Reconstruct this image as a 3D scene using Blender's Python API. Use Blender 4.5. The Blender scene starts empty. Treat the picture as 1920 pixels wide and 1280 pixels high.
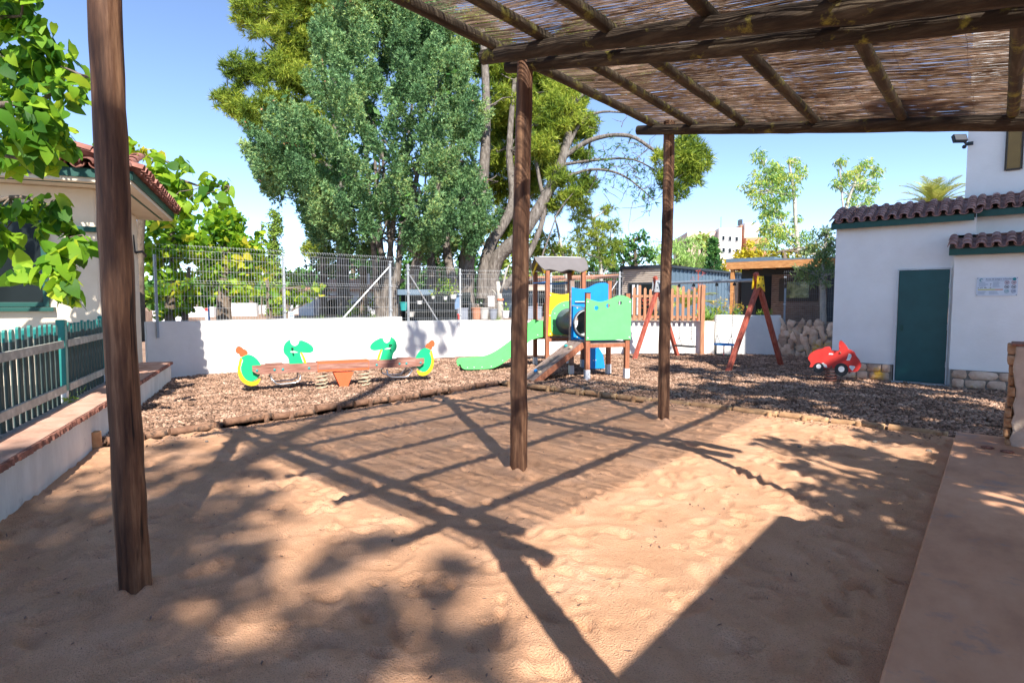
import bpy, math, random
import numpy as np
from mathutils import Vector, Matrix
from mathutils.geometry import tessellate_polygon
random.seed(7); rng = np.random.default_rng(7)
S = bpy.context.scene; COL = S.collection; PI = math.pi
R = math.radians

# ---------------------------------------------------------------- camera, sky, sun, exposure
F = 1100.0; YAW = R(39.5); PITCH = math.atan(75/1100); CAM = np.array([3.39, -4.22, 1.45])
cam = bpy.data.objects.new('camera', bpy.data.cameras.new('camera')); COL.objects.link(cam)
cam.location = CAM; cam.rotation_euler = (PI/2-PITCH, 0, YAW)
cam.data.sensor_width = 36; cam.data.lens = F/1920*36; cam.data.clip_start = 0.05; cam.data.clip_end = 3000
S.camera = cam
SUNV = Vector((0.91, -0.60, 1.0)).normalized()
W = bpy.data.worlds.new('World'); S.world = W; W.use_nodes = True
wn = W.node_tree.nodes; wl = W.node_tree.links
sky = wn.new('ShaderNodeTexSky'); sky.sky_type = 'NISHITA'; sky.sun_disc = False
sky.sun_elevation = math.asin(SUNV.z); sky.sun_rotation = math.atan2(SUNV.x, SUNV.y)
sky.altitude = 0; sky.air_density = 0.5; sky.dust_density = 0.0; sky.ozone_density = 1.0
wl.new(sky.outputs[0], wn['Background'].inputs[0]); wn['Background'].inputs[1].default_value = 0.15
sd = bpy.data.lights.new('sun', 'SUN'); sd.energy = 4.0; sd.angle = R(0.55); sd.color = (1, .94, .85)
sun = bpy.data.objects.new('sun', sd); COL.objects.link(sun)
sun.rotation_euler = SUNV.to_track_quat('Z', 'Y').to_euler(); sun.location = (20, -14, 24)
S.view_settings.view_transform = 'Standard'; S.view_settings.look = 'None'
S.view_settings.exposure = 1.28; S.view_settings.gamma = 1.0
S.cycles.max_bounces = 10; S.cycles.diffuse_bounces = 8; S.cycles.transmission_bounces = 6; S.cycles.transparent_max_bounces = 8

def at(px, py, dep):            # a point of the place, from the direction it is seen in and its distance
    fw = np.array([-math.sin(YAW)*math.cos(PITCH), math.cos(YAW)*math.cos(PITCH), -math.sin(PITCH)])
    rt = np.array([math.cos(YAW), math.sin(YAW), 0]); up = np.cross(rt, fw)
    return CAM + (fw + rt*(px-960)/F + up*(640-py)/F)*dep

# ---------------------------------------------------------------- materials
MATS = {}
def newmat(name):
    m = bpy.data.materials.new(name); m.use_nodes = True; MATS[name] = m
    return m, m.node_tree.nodes, m.node_tree.links, m.node_tree.nodes['Principled BSDF']
def ramp(n, cols):
    r = n.new('ShaderNodeValToRGB'); e = r.color_ramp.elements
    while len(e) < len(cols): e.new(0.5)
    for i, c in enumerate(cols):
        if len(c) == 2: p, c = c
        else: p = 0.3+0.4*i/max(1, len(cols)-1)
        e[i].position = p; e[i].color = (*c, 1)
    return r
def mat(name, cols, scale=8, stretch=(1, 1, 1), rough=.8, bump=.3, bscale=None, detail=6, metal=0, bdist=.01, spec=.3, island=0, cols2=None, dirt=None):
    m, n, l, b = newmat(name)
    tc = n.new('ShaderNodeTexCoord'); mp = n.new('ShaderNodeMapping'); mp.inputs['Scale'].default_value = stretch
    l.new(tc.outputs['Object'], mp.inputs[0])
    nz = n.new('ShaderNodeTexNoise'); nz.inputs['Scale'].default_value = scale; nz.inputs['Detail'].default_value = detail
    nz.inputs['Roughness'].default_value = .62; l.new(mp.outputs[0], nz.inputs['Vector'])
    r = ramp(n, cols); l.new(nz.outputs['Fac'], r.inputs[0]); out = r.outputs[0]
    if island:
        g = n.new('ShaderNodeNewGeometry'); h = n.new('ShaderNodeHueSaturation'); mr = n.new('ShaderNodeMapRange')
        mr.inputs['To Min'].default_value = 1-island; mr.inputs['To Max'].default_value = 1+island
        l.new(g.outputs['Random Per Island'], mr.inputs[0]); l.new(mr.outputs[0], h.inputs['Value']); l.new(out, h.inputs['Color']); out = h.outputs[0]
    if dirt:                      # (colour, scale, low, high): stains with a shape of their own
        n2 = n.new('ShaderNodeTexNoise'); n2.inputs['Scale'].default_value = dirt[1]; n2.inputs['Detail'].default_value = 8
        n2.inputs['Roughness'].default_value = .7
        l.new(tc.outputs['Object'], n2.inputs['Vector'])
        mr = n.new('ShaderNodeMapRange'); mr.inputs['From Min'].default_value = dirt[2]; mr.inputs['From Max'].default_value = dirt[3]
        l.new(n2.outputs['Fac'], mr.inputs[0]); mx = n.new('ShaderNodeMixRGB'); l.new(mr.outputs[0], mx.inputs[0]); l.new(out, mx.inputs[1])
        mx.inputs[2].default_value = (*dirt[0], 1); out = mx.outputs[0]
    l.new(out, b.inputs['Base Color'])
    b.inputs['Roughness'].default_value = rough; b.inputs['Metallic'].default_value = metal
    b.inputs['Specular IOR Level'].default_value = spec
    if bump:
        bz = n.new('ShaderNodeTexNoise'); bz.inputs['Scale'].default_value = bscale or scale*3; bz.inputs['Detail'].default_value = 8
        l.new(mp.outputs[0], bz.inputs['Vector']); bp = n.new('ShaderNodeBump'); bp.inputs['Strength'].default_value = bump
        bp.inputs['Distance'].default_value = bdist; l.new(bz.outputs['Fac'], bp.inputs['Height']); l.new(bp.outputs[0], b.inputs['Normal'])
    return m
def leafmat(name, cols, trans=.4, vscale=.6, vary=.35, rough=.55):
    m, n, l, b = newmat(name)
    g = n.new('ShaderNodeNewGeometry'); tc = n.new('ShaderNodeTexCoord'); nz = n.new('ShaderNodeTexNoise')
    nz.inputs['Scale'].default_value = vscale; nz.inputs['Detail'].default_value = 3; l.new(tc.outputs['Object'], nz.inputs['Vector'])
    a = n.new('ShaderNodeMath'); a.operation = 'MULTIPLY_ADD'; a.inputs[1].default_value = vary; l.new(g.outputs['Random Per Island'], a.inputs[0])
    s = n.new('ShaderNodeMath'); s.operation = 'SUBTRACT'; s.inputs[1].default_value = vary/2; l.new(nz.outputs['Fac'], s.inputs[0])
    l.new(s.outputs[0], a.inputs[2]); r = ramp(n, cols); l.new(a.outputs[0], r.inputs[0])
    l.new(r.outputs[0], b.inputs['Base Color']); b.inputs['Roughness'].default_value = rough; b.inputs['Specular IOR Level'].default_value = .25
    t = n.new('ShaderNodeBsdfTranslucent'); hs = n.new('ShaderNodeHueSaturation'); hs.inputs['Value'].default_value = 1.5; hs.inputs['Hue'].default_value = .485
    l.new(r.outputs[0], hs.inputs['Color']); l.new(hs.outputs[0], t.inputs[0])
    mx = n.new('ShaderNodeMixShader'); mx.inputs[0].default_value = trans; l.new(b.outputs[0], mx.inputs[1]); l.new(t.outputs[0], mx.inputs[2])
    l.new(mx.outputs[0], n['Material Output'].inputs[0])
    return m
def plain(name, c, rough=.45, metal=0, spec=.4, bump=.05, var=.9, scale=6):
    return mat(name, [(.35, tuple(x*var for x in c)), (.65, c)], scale=scale, rough=rough, metal=metal, spec=spec, bump=bump, bscale=60, bdist=.003)

M = {}
M['sand'] = mat('sand', [(.3, (.58, .32, .185)), (.5, (.675, .385, .23)), (.7, (.75, .45, .285))], scale=2.2, rough=.95, bump=.9, bscale=120, bdist=.022, detail=10, spec=.05, dirt=((.24, .13, .075), 130, .52, .76))
M['bark_soil'] = mat('bark_soil', [(.35, (.10, .055, .04)), (.6, (.26, .16, .12))], scale=30, rough=.95, bump=.8, bscale=50, bdist=.02)
M['chip'] = mat('chip', [(.3, (.155, .09, .06)), (.5, (.31, .19, .13)), (.7, (.47, .32, .235))], scale=3, rough=.9, bump=.2, bscale=80, island=.6, spec=.1)
M['chip_dark'] = M['chip']
M['earth'] = mat('earth', [(.3, (.25, .15, .10)), (.6, (.38, .25, .17)), (.7, (.2, .22, .1))], scale=1.2, rough=.95, bump=.6)
M['slab'] = mat('slab', [(.3, (.42, .20, .11)), (.5, (.56, .285, .16)), (.7, (.64, .35, .21))], scale=2.2, stretch=(1.4, .7, 1), rough=.75, bump=.25, bscale=60, bdist=.004, dirt=((.25, .20, .19), 1.7, .56, .70), detail=9)
M['terracotta_top'] = mat('terracotta_top', [(.3, (.40, .22, .155)), (.5, (.56, .33, .24)), (.7, (.66, .44, .34))], scale=3.5, rough=.85, bump=.35, bscale=50, bdist=.006, detail=9, dirt=((.2, .13, .11), 9, .6, .75))
M['brick_edge'] = mat('brick_edge', [(.3, (.16, .07, .05)), (.6, (.32, .14, .10)), (.7, (.42, .22, .16))], scale=14, rough=.9, bump=.8, bscale=40, bdist=.02)
M['gravel'] = mat('gravel', [(.3, (.16, .145, .13)), (.6, (.40, .36, .32))], scale=60, rough=.95, bump=.9, bscale=90, bdist=.01)
M['render_white'] = mat('render_white', [(.3, (.74, .73, .70)), (.65, (.83, .82, .79))], scale=2.5, rough=.9, bump=.35, bscale=70, bdist=.004, detail=8, dirt=((.50, .47, .42), 3.2, .60, .95))
M['render_old'] = mat('render_old', [(.3, (.52, .52, .50)), (.65, (.70, .70, .67))], scale=3, stretch=(1, 1, .35), rough=.9, bump=.5, bscale=35, bdist=.008, detail=9, dirt=((.34, .33, .31), 5, .6, .8))
M['render_cream'] = mat('render_cream', [(.3, (.70, .60, .46)), (.65, (.78, .68, .54))], scale=2.2, rough=.9, bump=.3, bscale=50, bdist=.005)
M['render_bldg'] = mat('render_bldg', [(.3, (.80, .775, .735)), (.65, (.88, .86, .83))], scale=1.6, rough=.9, bump=.55, bscale=26, bdist=.006, detail=9, dirt=((.6, .58, .54), 11, .68, .8))
M['post_wood'] = mat('post_wood', [(.32, (.035, .016, .010)), (.5, (.13, .062, .033)), (.66, (.30, .165, .09))], scale=7, stretch=(2.4, 2.4, .22), rough=.7, bump=.7, bscale=16, bdist=.012, detail=9)
M['beam_wood'] = mat('beam_wood', [(.3, (.018, .012, .009)), (.5, (.05, .035, .024)), (.7, (.12, .09, .06))], scale=5, stretch=(.35, 3, 3), rough=.85, bump=.8, bscale=14, bdist=.012, detail=9, dirt=((.34, .30, .05), 5, .58, .70))
M['rafter_wood'] = mat('rafter_wood', [(.3, (.025, .018, .012)), (.5, (.06, .045, .03)), (.7, (.13, .10, .065))], scale=5, stretch=(3, .35, 3), rough=.85, bump=.8, bscale=14, bdist=.012, detail=9, dirt=((.25, .24, .05), 6, .54, .68))
M['reed'] = mat('reed', [(.3, (.19, .125, .085)), (.5, (.37, .265, .19)), (.7, (.60, .48, .38))], scale=2, rough=.6, bump=0, island=.6)
M['log_dark'] = mat('log_dark', [(.3, (.13, .065, .04)), (.5, (.24, .13, .08)), (.7, (.36, .21, .13))], scale=6, rough=.8, bump=.5, bscale=30, bdist=.006, dirt=((.06, .04, .03), 5, .52, .62))
M['log'] = mat('log', [(.3, (.26, .14, .075)), (.5, (.42, .25, .13)), (.7, (.56, .37, .20))], scale=6, stretch=(1, 1, 1), rough=.8, bump=.5, bscale=30, bdist=.006, dirt=((.16, .09, .06), 7, .56, .7))
M['playwood'] = mat('playwood', [(.3, (.22, .075, .04)), (.5, (.34, .125, .065)), (.7, (.44, .19, .10))], scale=8, stretch=(3, 3, .3), rough=.65, bump=.3, bscale=25, bdist=.004)
M['oldwood'] = mat('oldwood', [(.3, (.17, .115, .09)), (.5, (.28, .20, .165)), (.7, (.40, .31, .27))], scale=8, stretch=(1, 3, 3), rough=.8, bump=.4, bscale=25, bdist=.004)
M['seesawwood'] = mat('seesawwood', [(.3, (.20, .085, .06)), (.5, (.32, .15, .11)), (.7, (.42, .24, .19))], scale=7, stretch=(.5, 4, 4), rough=.7, bump=.3, bscale=25, bdist=.004)
M['swingwood'] = mat('swingwood', [(.3, (.24, .05, .035)), (.5, (.38, .085, .055)), (.7, (.46, .16, .11))], scale=8, stretch=(3, 3, .3), rough=.65, bump=.3, bscale=25, bdist=.004)
M['picketwood'] = mat('picketwood', [(.3, (.32, .14, .075)), (.6, (.50, .25, .14)), (.7, (.56, .32, .2))], scale=8, stretch=(3, 3, .3), rough=.75, bump=.3)
M['orangewood'] = mat('orangewood', [(.3, (.40, .17, .06)), (.6, (.60, .29, .11)), (.7, (.68, .38, .18))], scale=5, stretch=(1, 1, 4), rough=.7, bump=.2)
M['green_hdpe'] = plain('green_hdpe', (.15, .62, .19), rough=.5)
M['green_slide'] = plain('green_slide', (.14, .60, .18), rough=.4)
M['dino_green'] = plain('dino_green', (.012, .52, .20), rough=.45)
M['yellow_hdpe'] = plain('yellow_hdpe', (.84, .56, .02), rough=.45)
M['blue_hdpe'] = plain('blue_hdpe', (.008, .26, .70), rough=.45)
M['orange_hdpe'] = plain('orange_hdpe', (.72, .12, .035), rough=.5)
M['orange_metal'] = plain('orange_metal', (.78, .15, .055), rough=.45)
M['red_hdpe'] = mat('red_hdpe', [(.3, (.55, .035, .03)), (.65, (.64, .05, .04))], scale=5, rough=.5, bump=.1, dirt=((.42, .10, .09), 30, .62, .8))
M['grey_hdpe'] = plain('grey_hdpe', (.185, .165, .16), rough=.6)
M['black_plastic'] = plain('black_plastic', (.018, .020, .024), rough=.4)
M['tube_grey'] = plain('tube_grey', (.06, .075, .10), rough=.3); M['tube_inner_lit'] = plain('tube_inner_lit', (.34, .36, .38), rough=.4)  # second grey is paler: light inside the tube put into the colour
M['white_plastic'] = plain('white_plastic', (.72, .73, .75), rough=.5)
M['cream_metal'] = plain('cream_metal', (.62, .50, .34), rough=.45)
M['spring_rust'] = plain('spring_rust', (.20, .07, .05), rough=.5)
M['galv'] = mat('galv', [(.3, (.42, .44, .46)), (.65, (.58, .60, .62))], scale=9, rough=.45, metal=.45, bump=.05)
M['wire'] = plain('wire', (.50, .52, .53), rough=.5, metal=.2)
M['wire_dark'] = plain('wire_dark', (.20, .21, .23), rough=.5, metal=.3)
M['steel'] = plain('steel', (.55, .55, .56), rough=.28, metal=.9)
M['grey_tube'] = plain('grey_tube', (.28, .33, .38), rough=.4, metal=.2)
M['green_door'] = mat('green_door', [(.3, (.004, .062, .066)), (.65, (.008, .085, .088))], scale=3, rough=.4, bump=.06, spec=.4, dirt=((.07, .13, .13), 13, .70, .8))
M['green_paint'] = mat('green_paint', [(.3, (.006, .14, .125)), (.65, (.012, .20, .175))], scale=4, rough=.45, bump=.2, bscale=30, spec=.4)
M['green_old'] = mat('green_old', [(.3, (.015, .035, .034)), (.5, (.04, .065, .06)), (.7, (.10, .125, .115))], scale=7, stretch=(3, 3, .4), rough=.8, bump=.4)
M['rail_old'] = mat('rail_old', [(.3, (.28, .27, .23)), (.6, (.47, .46, .40)), (.7, (.60, .58, .52))], scale=9, rough=.85, bump=.4, bscale=50, dirt=((.1, .09, .08), 60, .66, .72))
M['fascia'] = plain('fascia', (.010, .075, .060), rough=.5)
M['tile'] = mat('tile', [(.3, (.25, .13, .11)), (.5, (.36, .205, .175)), (.7, (.45, .30, .27))], scale=5, rough=.85, bump=.45, bscale=30, bdist=.006, island=.22, detail=9, dirt=((.13, .11, .075), 9, .58, .74))
M['tile_red'] = mat('tile_red', [(.3, (.20, .08, .06)), (.5, (.30, .13, .10)), (.7, (.42, .22, .17))], scale=5, rough=.85, bump=.4, bscale=30, bdist=.006, island=.2)
M['mortar'] = mat('mortar', [(.3, (.10, .095, .075)), (.6, (.2, .19, .15)), (.7, (.13, .14, .06))], scale=9, rough=.95, bump=.6)
M['bark_pine'] = mat('bark_pine', [(.3, (.08, .067, .058)), (.5, (.17, .145, .125)), (.7, (.28, .25, .22))], scale=6, stretch=(2.5, 2.5, .6), rough=.95, bump=1, bscale=9, bdist=.05)
M['bark_pale'] = mat('bark_pale', [(.3, (.32, .29, .25)), (.6, (.52, .48, .42))], scale=5, stretch=(2, 2, .7), rough=.9, bump=.6, bdist=.02)
M['bark_brown'] = mat('bark_brown', [(.3, (.10, .075, .055)), (.6, (.20, .155, .12))], scale=8, stretch=(2, 2, .6), rough=.95, bump=.8, bdist=.02)
M['glass_dark'] = plain('glass_dark', (.012, .017, .018), rough=.2, spec=.15, bump=0)
M['window_view'] = mat('window_view', [(.35, (.03, .04, .02)), (.5, (.14, .18, .05)), (.65, (.32, .36, .16))], scale=5, rough=.15, bump=0, spec=.6)
M['dark_metal'] = plain('dark_metal', (.03, .038, .048), rough=.5)
M['blue_metal'] = plain('blue_metal', (.15, .22, .29), rough=.5, metal=.2)
M['beige_slat'] = mat('beige_slat', [(.3, (.40, .33, .27)), (.6, (.55, .47, .40))], scale=4, stretch=(1, 1, 8), rough=.75, bump=.2)
M['brick_slat'] = mat('brick_slat', [(.3, (.14, .09, .065)), (.5, (.26, .18, .135)), (.7, (.42, .33, .27))], scale=7, stretch=(1, 1, 9), rough=.85, bump=.5, detail=9)
M['pink_wall'] = plain('pink_wall', (.72, .49, .40), rough=.9)
M['orange_wall'] = plain('orange_wall', (.66, .30, .17), rough=.9)
M['pale_wall'] = plain('pale_wall', (.78, .68, .60), rough=.9)
M['white_house'] = mat('white_house', [(.3, (.62, .62, .64)), (.65, (.76, .76, .77))], scale=1.5, rough=.9, bump=.2)
M['stone'] = mat('stone', [(.3, (.42, .25, .17)), (.5, (.62, .43, .31)), (.7, (.74, .58, .45))], scale=4, rough=.9, bump=.8, bscale=16, bdist=.02, island=.35, detail=9, dirt=((.62, .36, .05), 2.0, .57, .66))
M['stone_joint'] = mat('stone_joint', [(.3, (.13, .11, .09)), (.6, (.26, .22, .18))], scale=14, rough=.95, bump=.7)
M['plaster_beige'] = mat('plaster_beige', [(.3, (.42, .32, .25)), (.6, (.56, .45, .36))], scale=5, rough=.9, bump=.6, bscale=30, bdist=.01, dirt=((.3, .2, .14), 7, .62, .75))
M['raw_brick'] = mat('raw_brick', [(.3, (.16, .09, .06)), (.5, (.38, .19, .09)), (.7, (.48, .32, .2))], scale=9, rough=.95, bump=1, bscale=20, bdist=.03)
M['shutter_wood'] = plain('shutter_wood', (.24, .15, .04), rough=.5)
M['olive_dark'] = plain('olive_dark', (.05, .04, .03), rough=.6)
M['sign_white'] = plain('sign_white', (.68, .74, .82), rough=.35)
M['ink_blue'] = plain('ink_blue', (.03, .09, .22), rough=.5)
M['ink_grey'] = plain('ink_grey', (.28, .36, .48), rough=.5)
M['ink_black'] = plain('ink_black', (.04, .04, .05), rough=.5)
M['ink_red'] = plain('ink_red', (.45, .10, .12), rough=.5)
M['ink_teal'] = plain('ink_teal', (.01, .25, .30), rough=.5)
M['ink_yellow'] = plain('ink_yellow', (.62, .58, .12), rough=.5)
M['ink_orange'] = plain('ink_orange', (.70, .30, .12), rough=.5)
M['sign_orange'] = plain('sign_orange', (.72, .20, .09), rough=.5)
M['teal_bucket'] = plain('teal_bucket', (.03, .30, .30), rough=.4)
M['red_plastic'] = plain('red_plastic', (.60, .04, .03), rough=.4)
M['terracotta'] = plain('terracotta', (.48, .22, .13), rough=.8)
M['cloth_blue'] = plain('cloth_blue', (.16, .26, .42), rough=.8)
M['grey_bin'] = plain('grey_bin', (.24, .27, .33), rough=.5)
M['concrete'] = mat('concrete', [(.3, (.34, .34, .33)), (.6, (.5, .5, .48))], scale=5, rough=.9, bump=.4)
nt = M['reed'].node_tree; t_ = nt.nodes.new('ShaderNodeBsdfTranslucent'); mx_ = nt.nodes.new('ShaderNodeMixShader'); mx_.inputs[0].default_value = .35
nt.links.new(nt.nodes['Principled BSDF'].inputs['Base Color'].links[0].from_socket, t_.inputs[0]); nt.links.new(nt.nodes['Principled BSDF'].outputs[0], mx_.inputs[1]); nt.links.new(t_.outputs[0], mx_.inputs[2]); nt.links.new(mx_.outputs[0], nt.nodes['Material Output'].inputs[0])
nt = M['post_wood'].node_tree; N_ = nt.nodes; tc_ = N_.new('ShaderNodeTexCoord'); mp_ = N_.new('ShaderNodeMapping'); mp_.inputs['Scale'].default_value = (26, 26, .9)
cz = N_.new('ShaderNodeTexNoise'); cz.inputs['Scale'].default_value = 1.3; cz.inputs['Detail'].default_value = 3; cr = N_.new('ShaderNodeMapRange'); cr.inputs['From Min'].default_value = .62; cr.inputs['From Max'].default_value = .68
cm = N_.new('ShaderNodeMixRGB'); cm.inputs[2].default_value = (.012, .007, .005, 1); nt.links.new(tc_.outputs['Object'], mp_.inputs[0]); nt.links.new(mp_.outputs[0], cz.inputs['Vector']); nt.links.new(cz.outputs['Fac'], cr.inputs[0]); nt.links.new(cr.outputs[0], cm.inputs[0])
bc = N_['Principled BSDF'].inputs['Base Color']; nt.links.new(bc.links[0].from_socket, cm.inputs[1]); nt.links.new(cm.outputs[0], bc)
# foliage
M['mulberry'] = leafmat('mulberry', [(.2, (.035, .12, .012)), (.42, (.11, .27, .018)), (.6, (.25, .43, .025)), (.8, (.48, .54, .04))], trans=.45, vary=.55)
M['mulberry_far'] = leafmat('mulberry_far', [(.2, (.05, .15, .015)), (.42, (.16, .33, .02)), (.6, (.33, .50, .03)), (.82, (.62, .54, .05))], trans=.5, vary=.5)
M['cypress_big'] = leafmat('cypress_big', [(.22, (.05, .12, .05)), (.4, (.12, .25, .10)), (.58, (.25, .42, .18)), (.74, (.40, .49, .17))], trans=.2, vscale=.55, vary=.4)
M['cypress_dry'] = leafmat('cypress_dry', [(.3, (.35, .15, .07)), (.7, (.50, .28, .15))], trans=.15)
M['pine_needle'] = leafmat('pine_needle', [(.22, (.05, .10, .015)), (.4, (.13, .21, .025)), (.58, (.27, .36, .04)), (.76, (.46, .50, .07))], trans=.3, vscale=.45, vary=.45)
M['pine_far'] = leafmat('pine_far', [(.22, (.09, .16, .025)), (.5, (.27, .36, .05)), (.75, (.50, .54, .09))], trans=.3, vscale=.5, vary=.45)
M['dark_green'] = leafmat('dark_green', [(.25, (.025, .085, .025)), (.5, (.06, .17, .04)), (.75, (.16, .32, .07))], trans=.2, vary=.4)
M['pepper_green'] = leafmat('pepper_green', [(.25, (.18, .32, .08)), (.5, (.34, .52, .15)), (.75, (.52, .66, .25))], trans=.4, vary=.4)
M['yellow_bush'] = leafmat('yellow_bush', [(.25, (.22, .22, .02)), (.5, (.48, .42, .02)), (.75, (.66, .56, .05))], trans=.3, vary=.4)
M['eucalypt'] = leafmat('eucalypt', [(.25, (.10, .22, .06)), (.45, (.22, .40, .11)), (.6, (.38, .52, .13)), (.8, (.60, .58, .12))], trans=.4, vary=.5)
M['column_green'] = leafmat('column_green', [(.25, (.10, .18, .03)), (.5, (.20, .32, .05)), (.75, (.34, .44, .08))], trans=.2, vscale=1.5, vary=.4)
M['olive_green'] = leafmat('olive_green', [(.25, (.10, .17, .07)), (.5, (.20, .29, .11)), (.75, (.36, .45, .17))], trans=.3, vary=.4)
M['conifer_grey'] = leafmat('conifer_grey', [(.25, (.07, .12, .06)), (.5, (.14, .20, .10)), (.75, (.26, .28, .12))], trans=.15, vary=.4)
M['palm_green'] = leafmat('palm_green', [(.25, (.20, .26, .05)), (.5, (.36, .42, .09)), (.75, (.55, .55, .16))], trans=.3, vary=.4)
M['flower_red'] = leafmat('flower_red', [(.3, (.50, .08, .06)), (.7, (.65, .18, .14))], trans=.3)
M['flower_yellow'] = leafmat('flower_yellow', [(.3, (.70, .45, .04)), (.7, (.75, .60, .15))], trans=.3)
M['weed'] = leafmat('weed', [(.3, (.10, .2, .03)), (.7, (.3, .42, .06))], trans=.3)

# ---------------------------------------------------------------- objects
def tag(o, label=None, cat=None, group=None, kind=None):
    if label: o['label'] = label
    if cat: o['category'] = cat
    if group: o['group'] = group
    if kind: o['kind'] = kind
    return o
def thing(name, label, cat, loc=(0, 0, 0), rz=0, group=None):
    o = bpy.data.objects.new(name, None); COL.objects.link(o); o.location = loc; o.rotation_euler = (0, 0, rz)
    o.empty_display_size = .2
    return tag(o, label, cat, group)
def link(name, me, m, parent=None, bevel=0):
    o = bpy.data.objects.new(name, me); COL.objects.link(o)
    if m: me.materials.append(m)
    if parent: o.parent = parent
    if bevel:
        b = o.modifiers.new('bevel', 'BEVEL'); b.width = bevel; b.segments = 2; b.limit_method = 'ANGLE'; b.angle_limit = R(40)
    return o
def dup(root, loc, rz=0, label=None):
    r = root.copy(); COL.objects.link(r); r.location = loc; r.rotation_euler = (0, 0, rz)
    if label: r['label'] = label
    for ch in list(root.children):
        c = ch.copy(); COL.objects.link(c); c.parent = r
        for g in list(ch.children):
            d = g.copy(); COL.objects.link(d); d.parent = c
    return r
def fastmesh(name, V, polys, n):          # V (N,3), polys (K,n) int array
    me = bpy.data.meshes.new(name); V = np.asarray(V, dtype=np.float32); polys = np.asarray(polys, dtype=np.int32)
    me.vertices.add(len(V)); me.vertices.foreach_set('co', V.ravel())
    me.loops.add(polys.size); me.loops.foreach_set('vertex_index', polys.ravel())
    me.polygons.add(len(polys)); me.polygons.foreach_set('loop_start', np.arange(0, polys.size, n, dtype=np.int32))
    me.update(calc_edges=True); me.validate(); return me
class MB:
    def __init__(s): s.v = []; s.f = []
    def add(s, vs, fs):
        k = len(s.v); s.v += [tuple(map(float, p)) for p in vs]; s.f += [tuple(i+k for i in f) for f in fs]; return s
    def box(s, x0, x1, y0, y1, z0, z1, Mx=None):
        vs = [(x, y, z) for z in (z0, z1) for x, y in ((x0, y0), (x1, y0), (x1, y1), (x0, y1))]
        if Mx is not None: vs = [tuple(Mx @ Vector(p)) for p in vs]
        return s.add(vs, [(3, 2, 1, 0), (4, 5, 6, 7), (0, 1, 5, 4), (1, 2, 6, 5), (2, 3, 7, 6), (3, 0, 4, 7)])
    def beam(s, a, b, w, h, up=(0, 0, 1)):       # rectangular bar from a to b
        a = Vector(a); b = Vector(b); d = (b-a); L = d.length; d.normalize(); u = Vector(up)
        x = d.cross(u)
        if x.length < 1e-4: x = d.cross(Vector((1, 0, 0)))
        x.normalize(); u = x.cross(d)
        vs = [a+x*i*w/2+u*j*h/2+d*k for k in (0, L) for i, j in ((-1, -1), (1, -1), (1, 1), (-1, 1))]
        return s.add(vs, [(0, 1, 2, 3), (7, 6, 5, 4), (0, 4, 5, 1), (1, 5, 6, 2), (2, 6, 7, 3), (3, 7, 4, 0)])
    def tube(s, pts, rad, n=8, caps=True, rough=0, seed=0):
        pts = [Vector(p) for p in pts]; N = len(pts)
        if not hasattr(rad, '__len__'): rad = [rad]*N
        rr = random.Random(seed+N); vs = []; fs = []; px = None
        for i, p in enumerate(pts):
            d = (pts[min(i+1, N-1)]-pts[max(i-1, 0)]).normalized()
            if px is None: px = d.orthogonal().normalized()
            px = (px-d*px.dot(d)).normalized(); py = d.cross(px)
            for k in range(n):
                a = 2*PI*k/n; q = rad[i]*(1+(rr.uniform(-rough, rough) if rough else 0))
                vs.append(p+px*math.cos(a)*q+py*math.sin(a)*q)
        for i in range(N-1):
            for k in range(n):
                k2 = (k+1) % n; fs.append((i*n+k, i*n+k2, (i+1)*n+k2, (i+1)*n+k))
        if caps: fs.append(tuple(range(n-1, -1, -1))); fs.append(tuple((N-1)*n+k for k in range(n)))
        return s.add(vs, fs)
    def lathe(s, prof, c=(0, 0, 0), n=20, axis='z'):
        vs = []; fs = []; N = len(prof)
        for r, z in prof:
            for k in range(n):
                a = 2*PI*k/n; p = (r*math.cos(a), r*math.sin(a), z)
                if axis == 'y': p = (p[0], p[2], p[1])
                if axis == 'x': p = (p[2], p[0], p[1])
                vs.append((p[0]+c[0], p[1]+c[1], p[2]+c[2]))
        for i in range(N-1):
            for k in range(n):
                k2 = (k+1) % n; fs.append((i*n+k, i*n+k2, (i+1)*n+k2, (i+1)*n+k))
        return s.add(vs, fs)
    def ball(s, c, r, sc=(1, 1, 1), n=10, m=6):
        prof = [(max(1e-4, r*math.sin(PI*i/m)), -r*math.cos(PI*i/m)) for i in range(m+1)]
        k = len(s.v); s.lathe(prof, (0, 0, 0), n)
        for i in range(k, len(s.v)):
            p = s.v[i]; s.v[i] = (p[0]*sc[0]+c[0], p[1]*sc[1]+c[1], p[2]*sc[2]+c[2])
        return s
    def plate(s, outline, t, o, ax, ay, holes=()):    # extruded outline, thickness t centred on the plane (o, ax, ay)
        o = Vector(o); ax = Vector(ax).normalized(); ay = Vector(ay).normalized(); nz = ax.cross(ay).normalized()
        loops = [list(outline)]+[list(h) for h in holes]
        tris = tessellate_polygon([[Vector((p[0], p[1], 0)) for p in l] for l in loops])
        flat = [p for l in loops for p in l]; N = len(flat)
        vs = [o+ax*p[0]+ay*p[1]+nz*t/2 for p in flat]+[o+ax*p[0]+ay*p[1]-nz*t/2 for p in flat]
        fs = [tuple(tr) for tr in tris]+[tuple(i+N for i in reversed(tr)) for tr in tris]
        k = 0
        for l in loops:
            m_ = len(l)
            for i in range(m_):
                j = (i+1) % m_; fs.append((k+i, k+j, N+k+j, N+k+i))
            k += m_
        return s.add(vs, fs)
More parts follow.
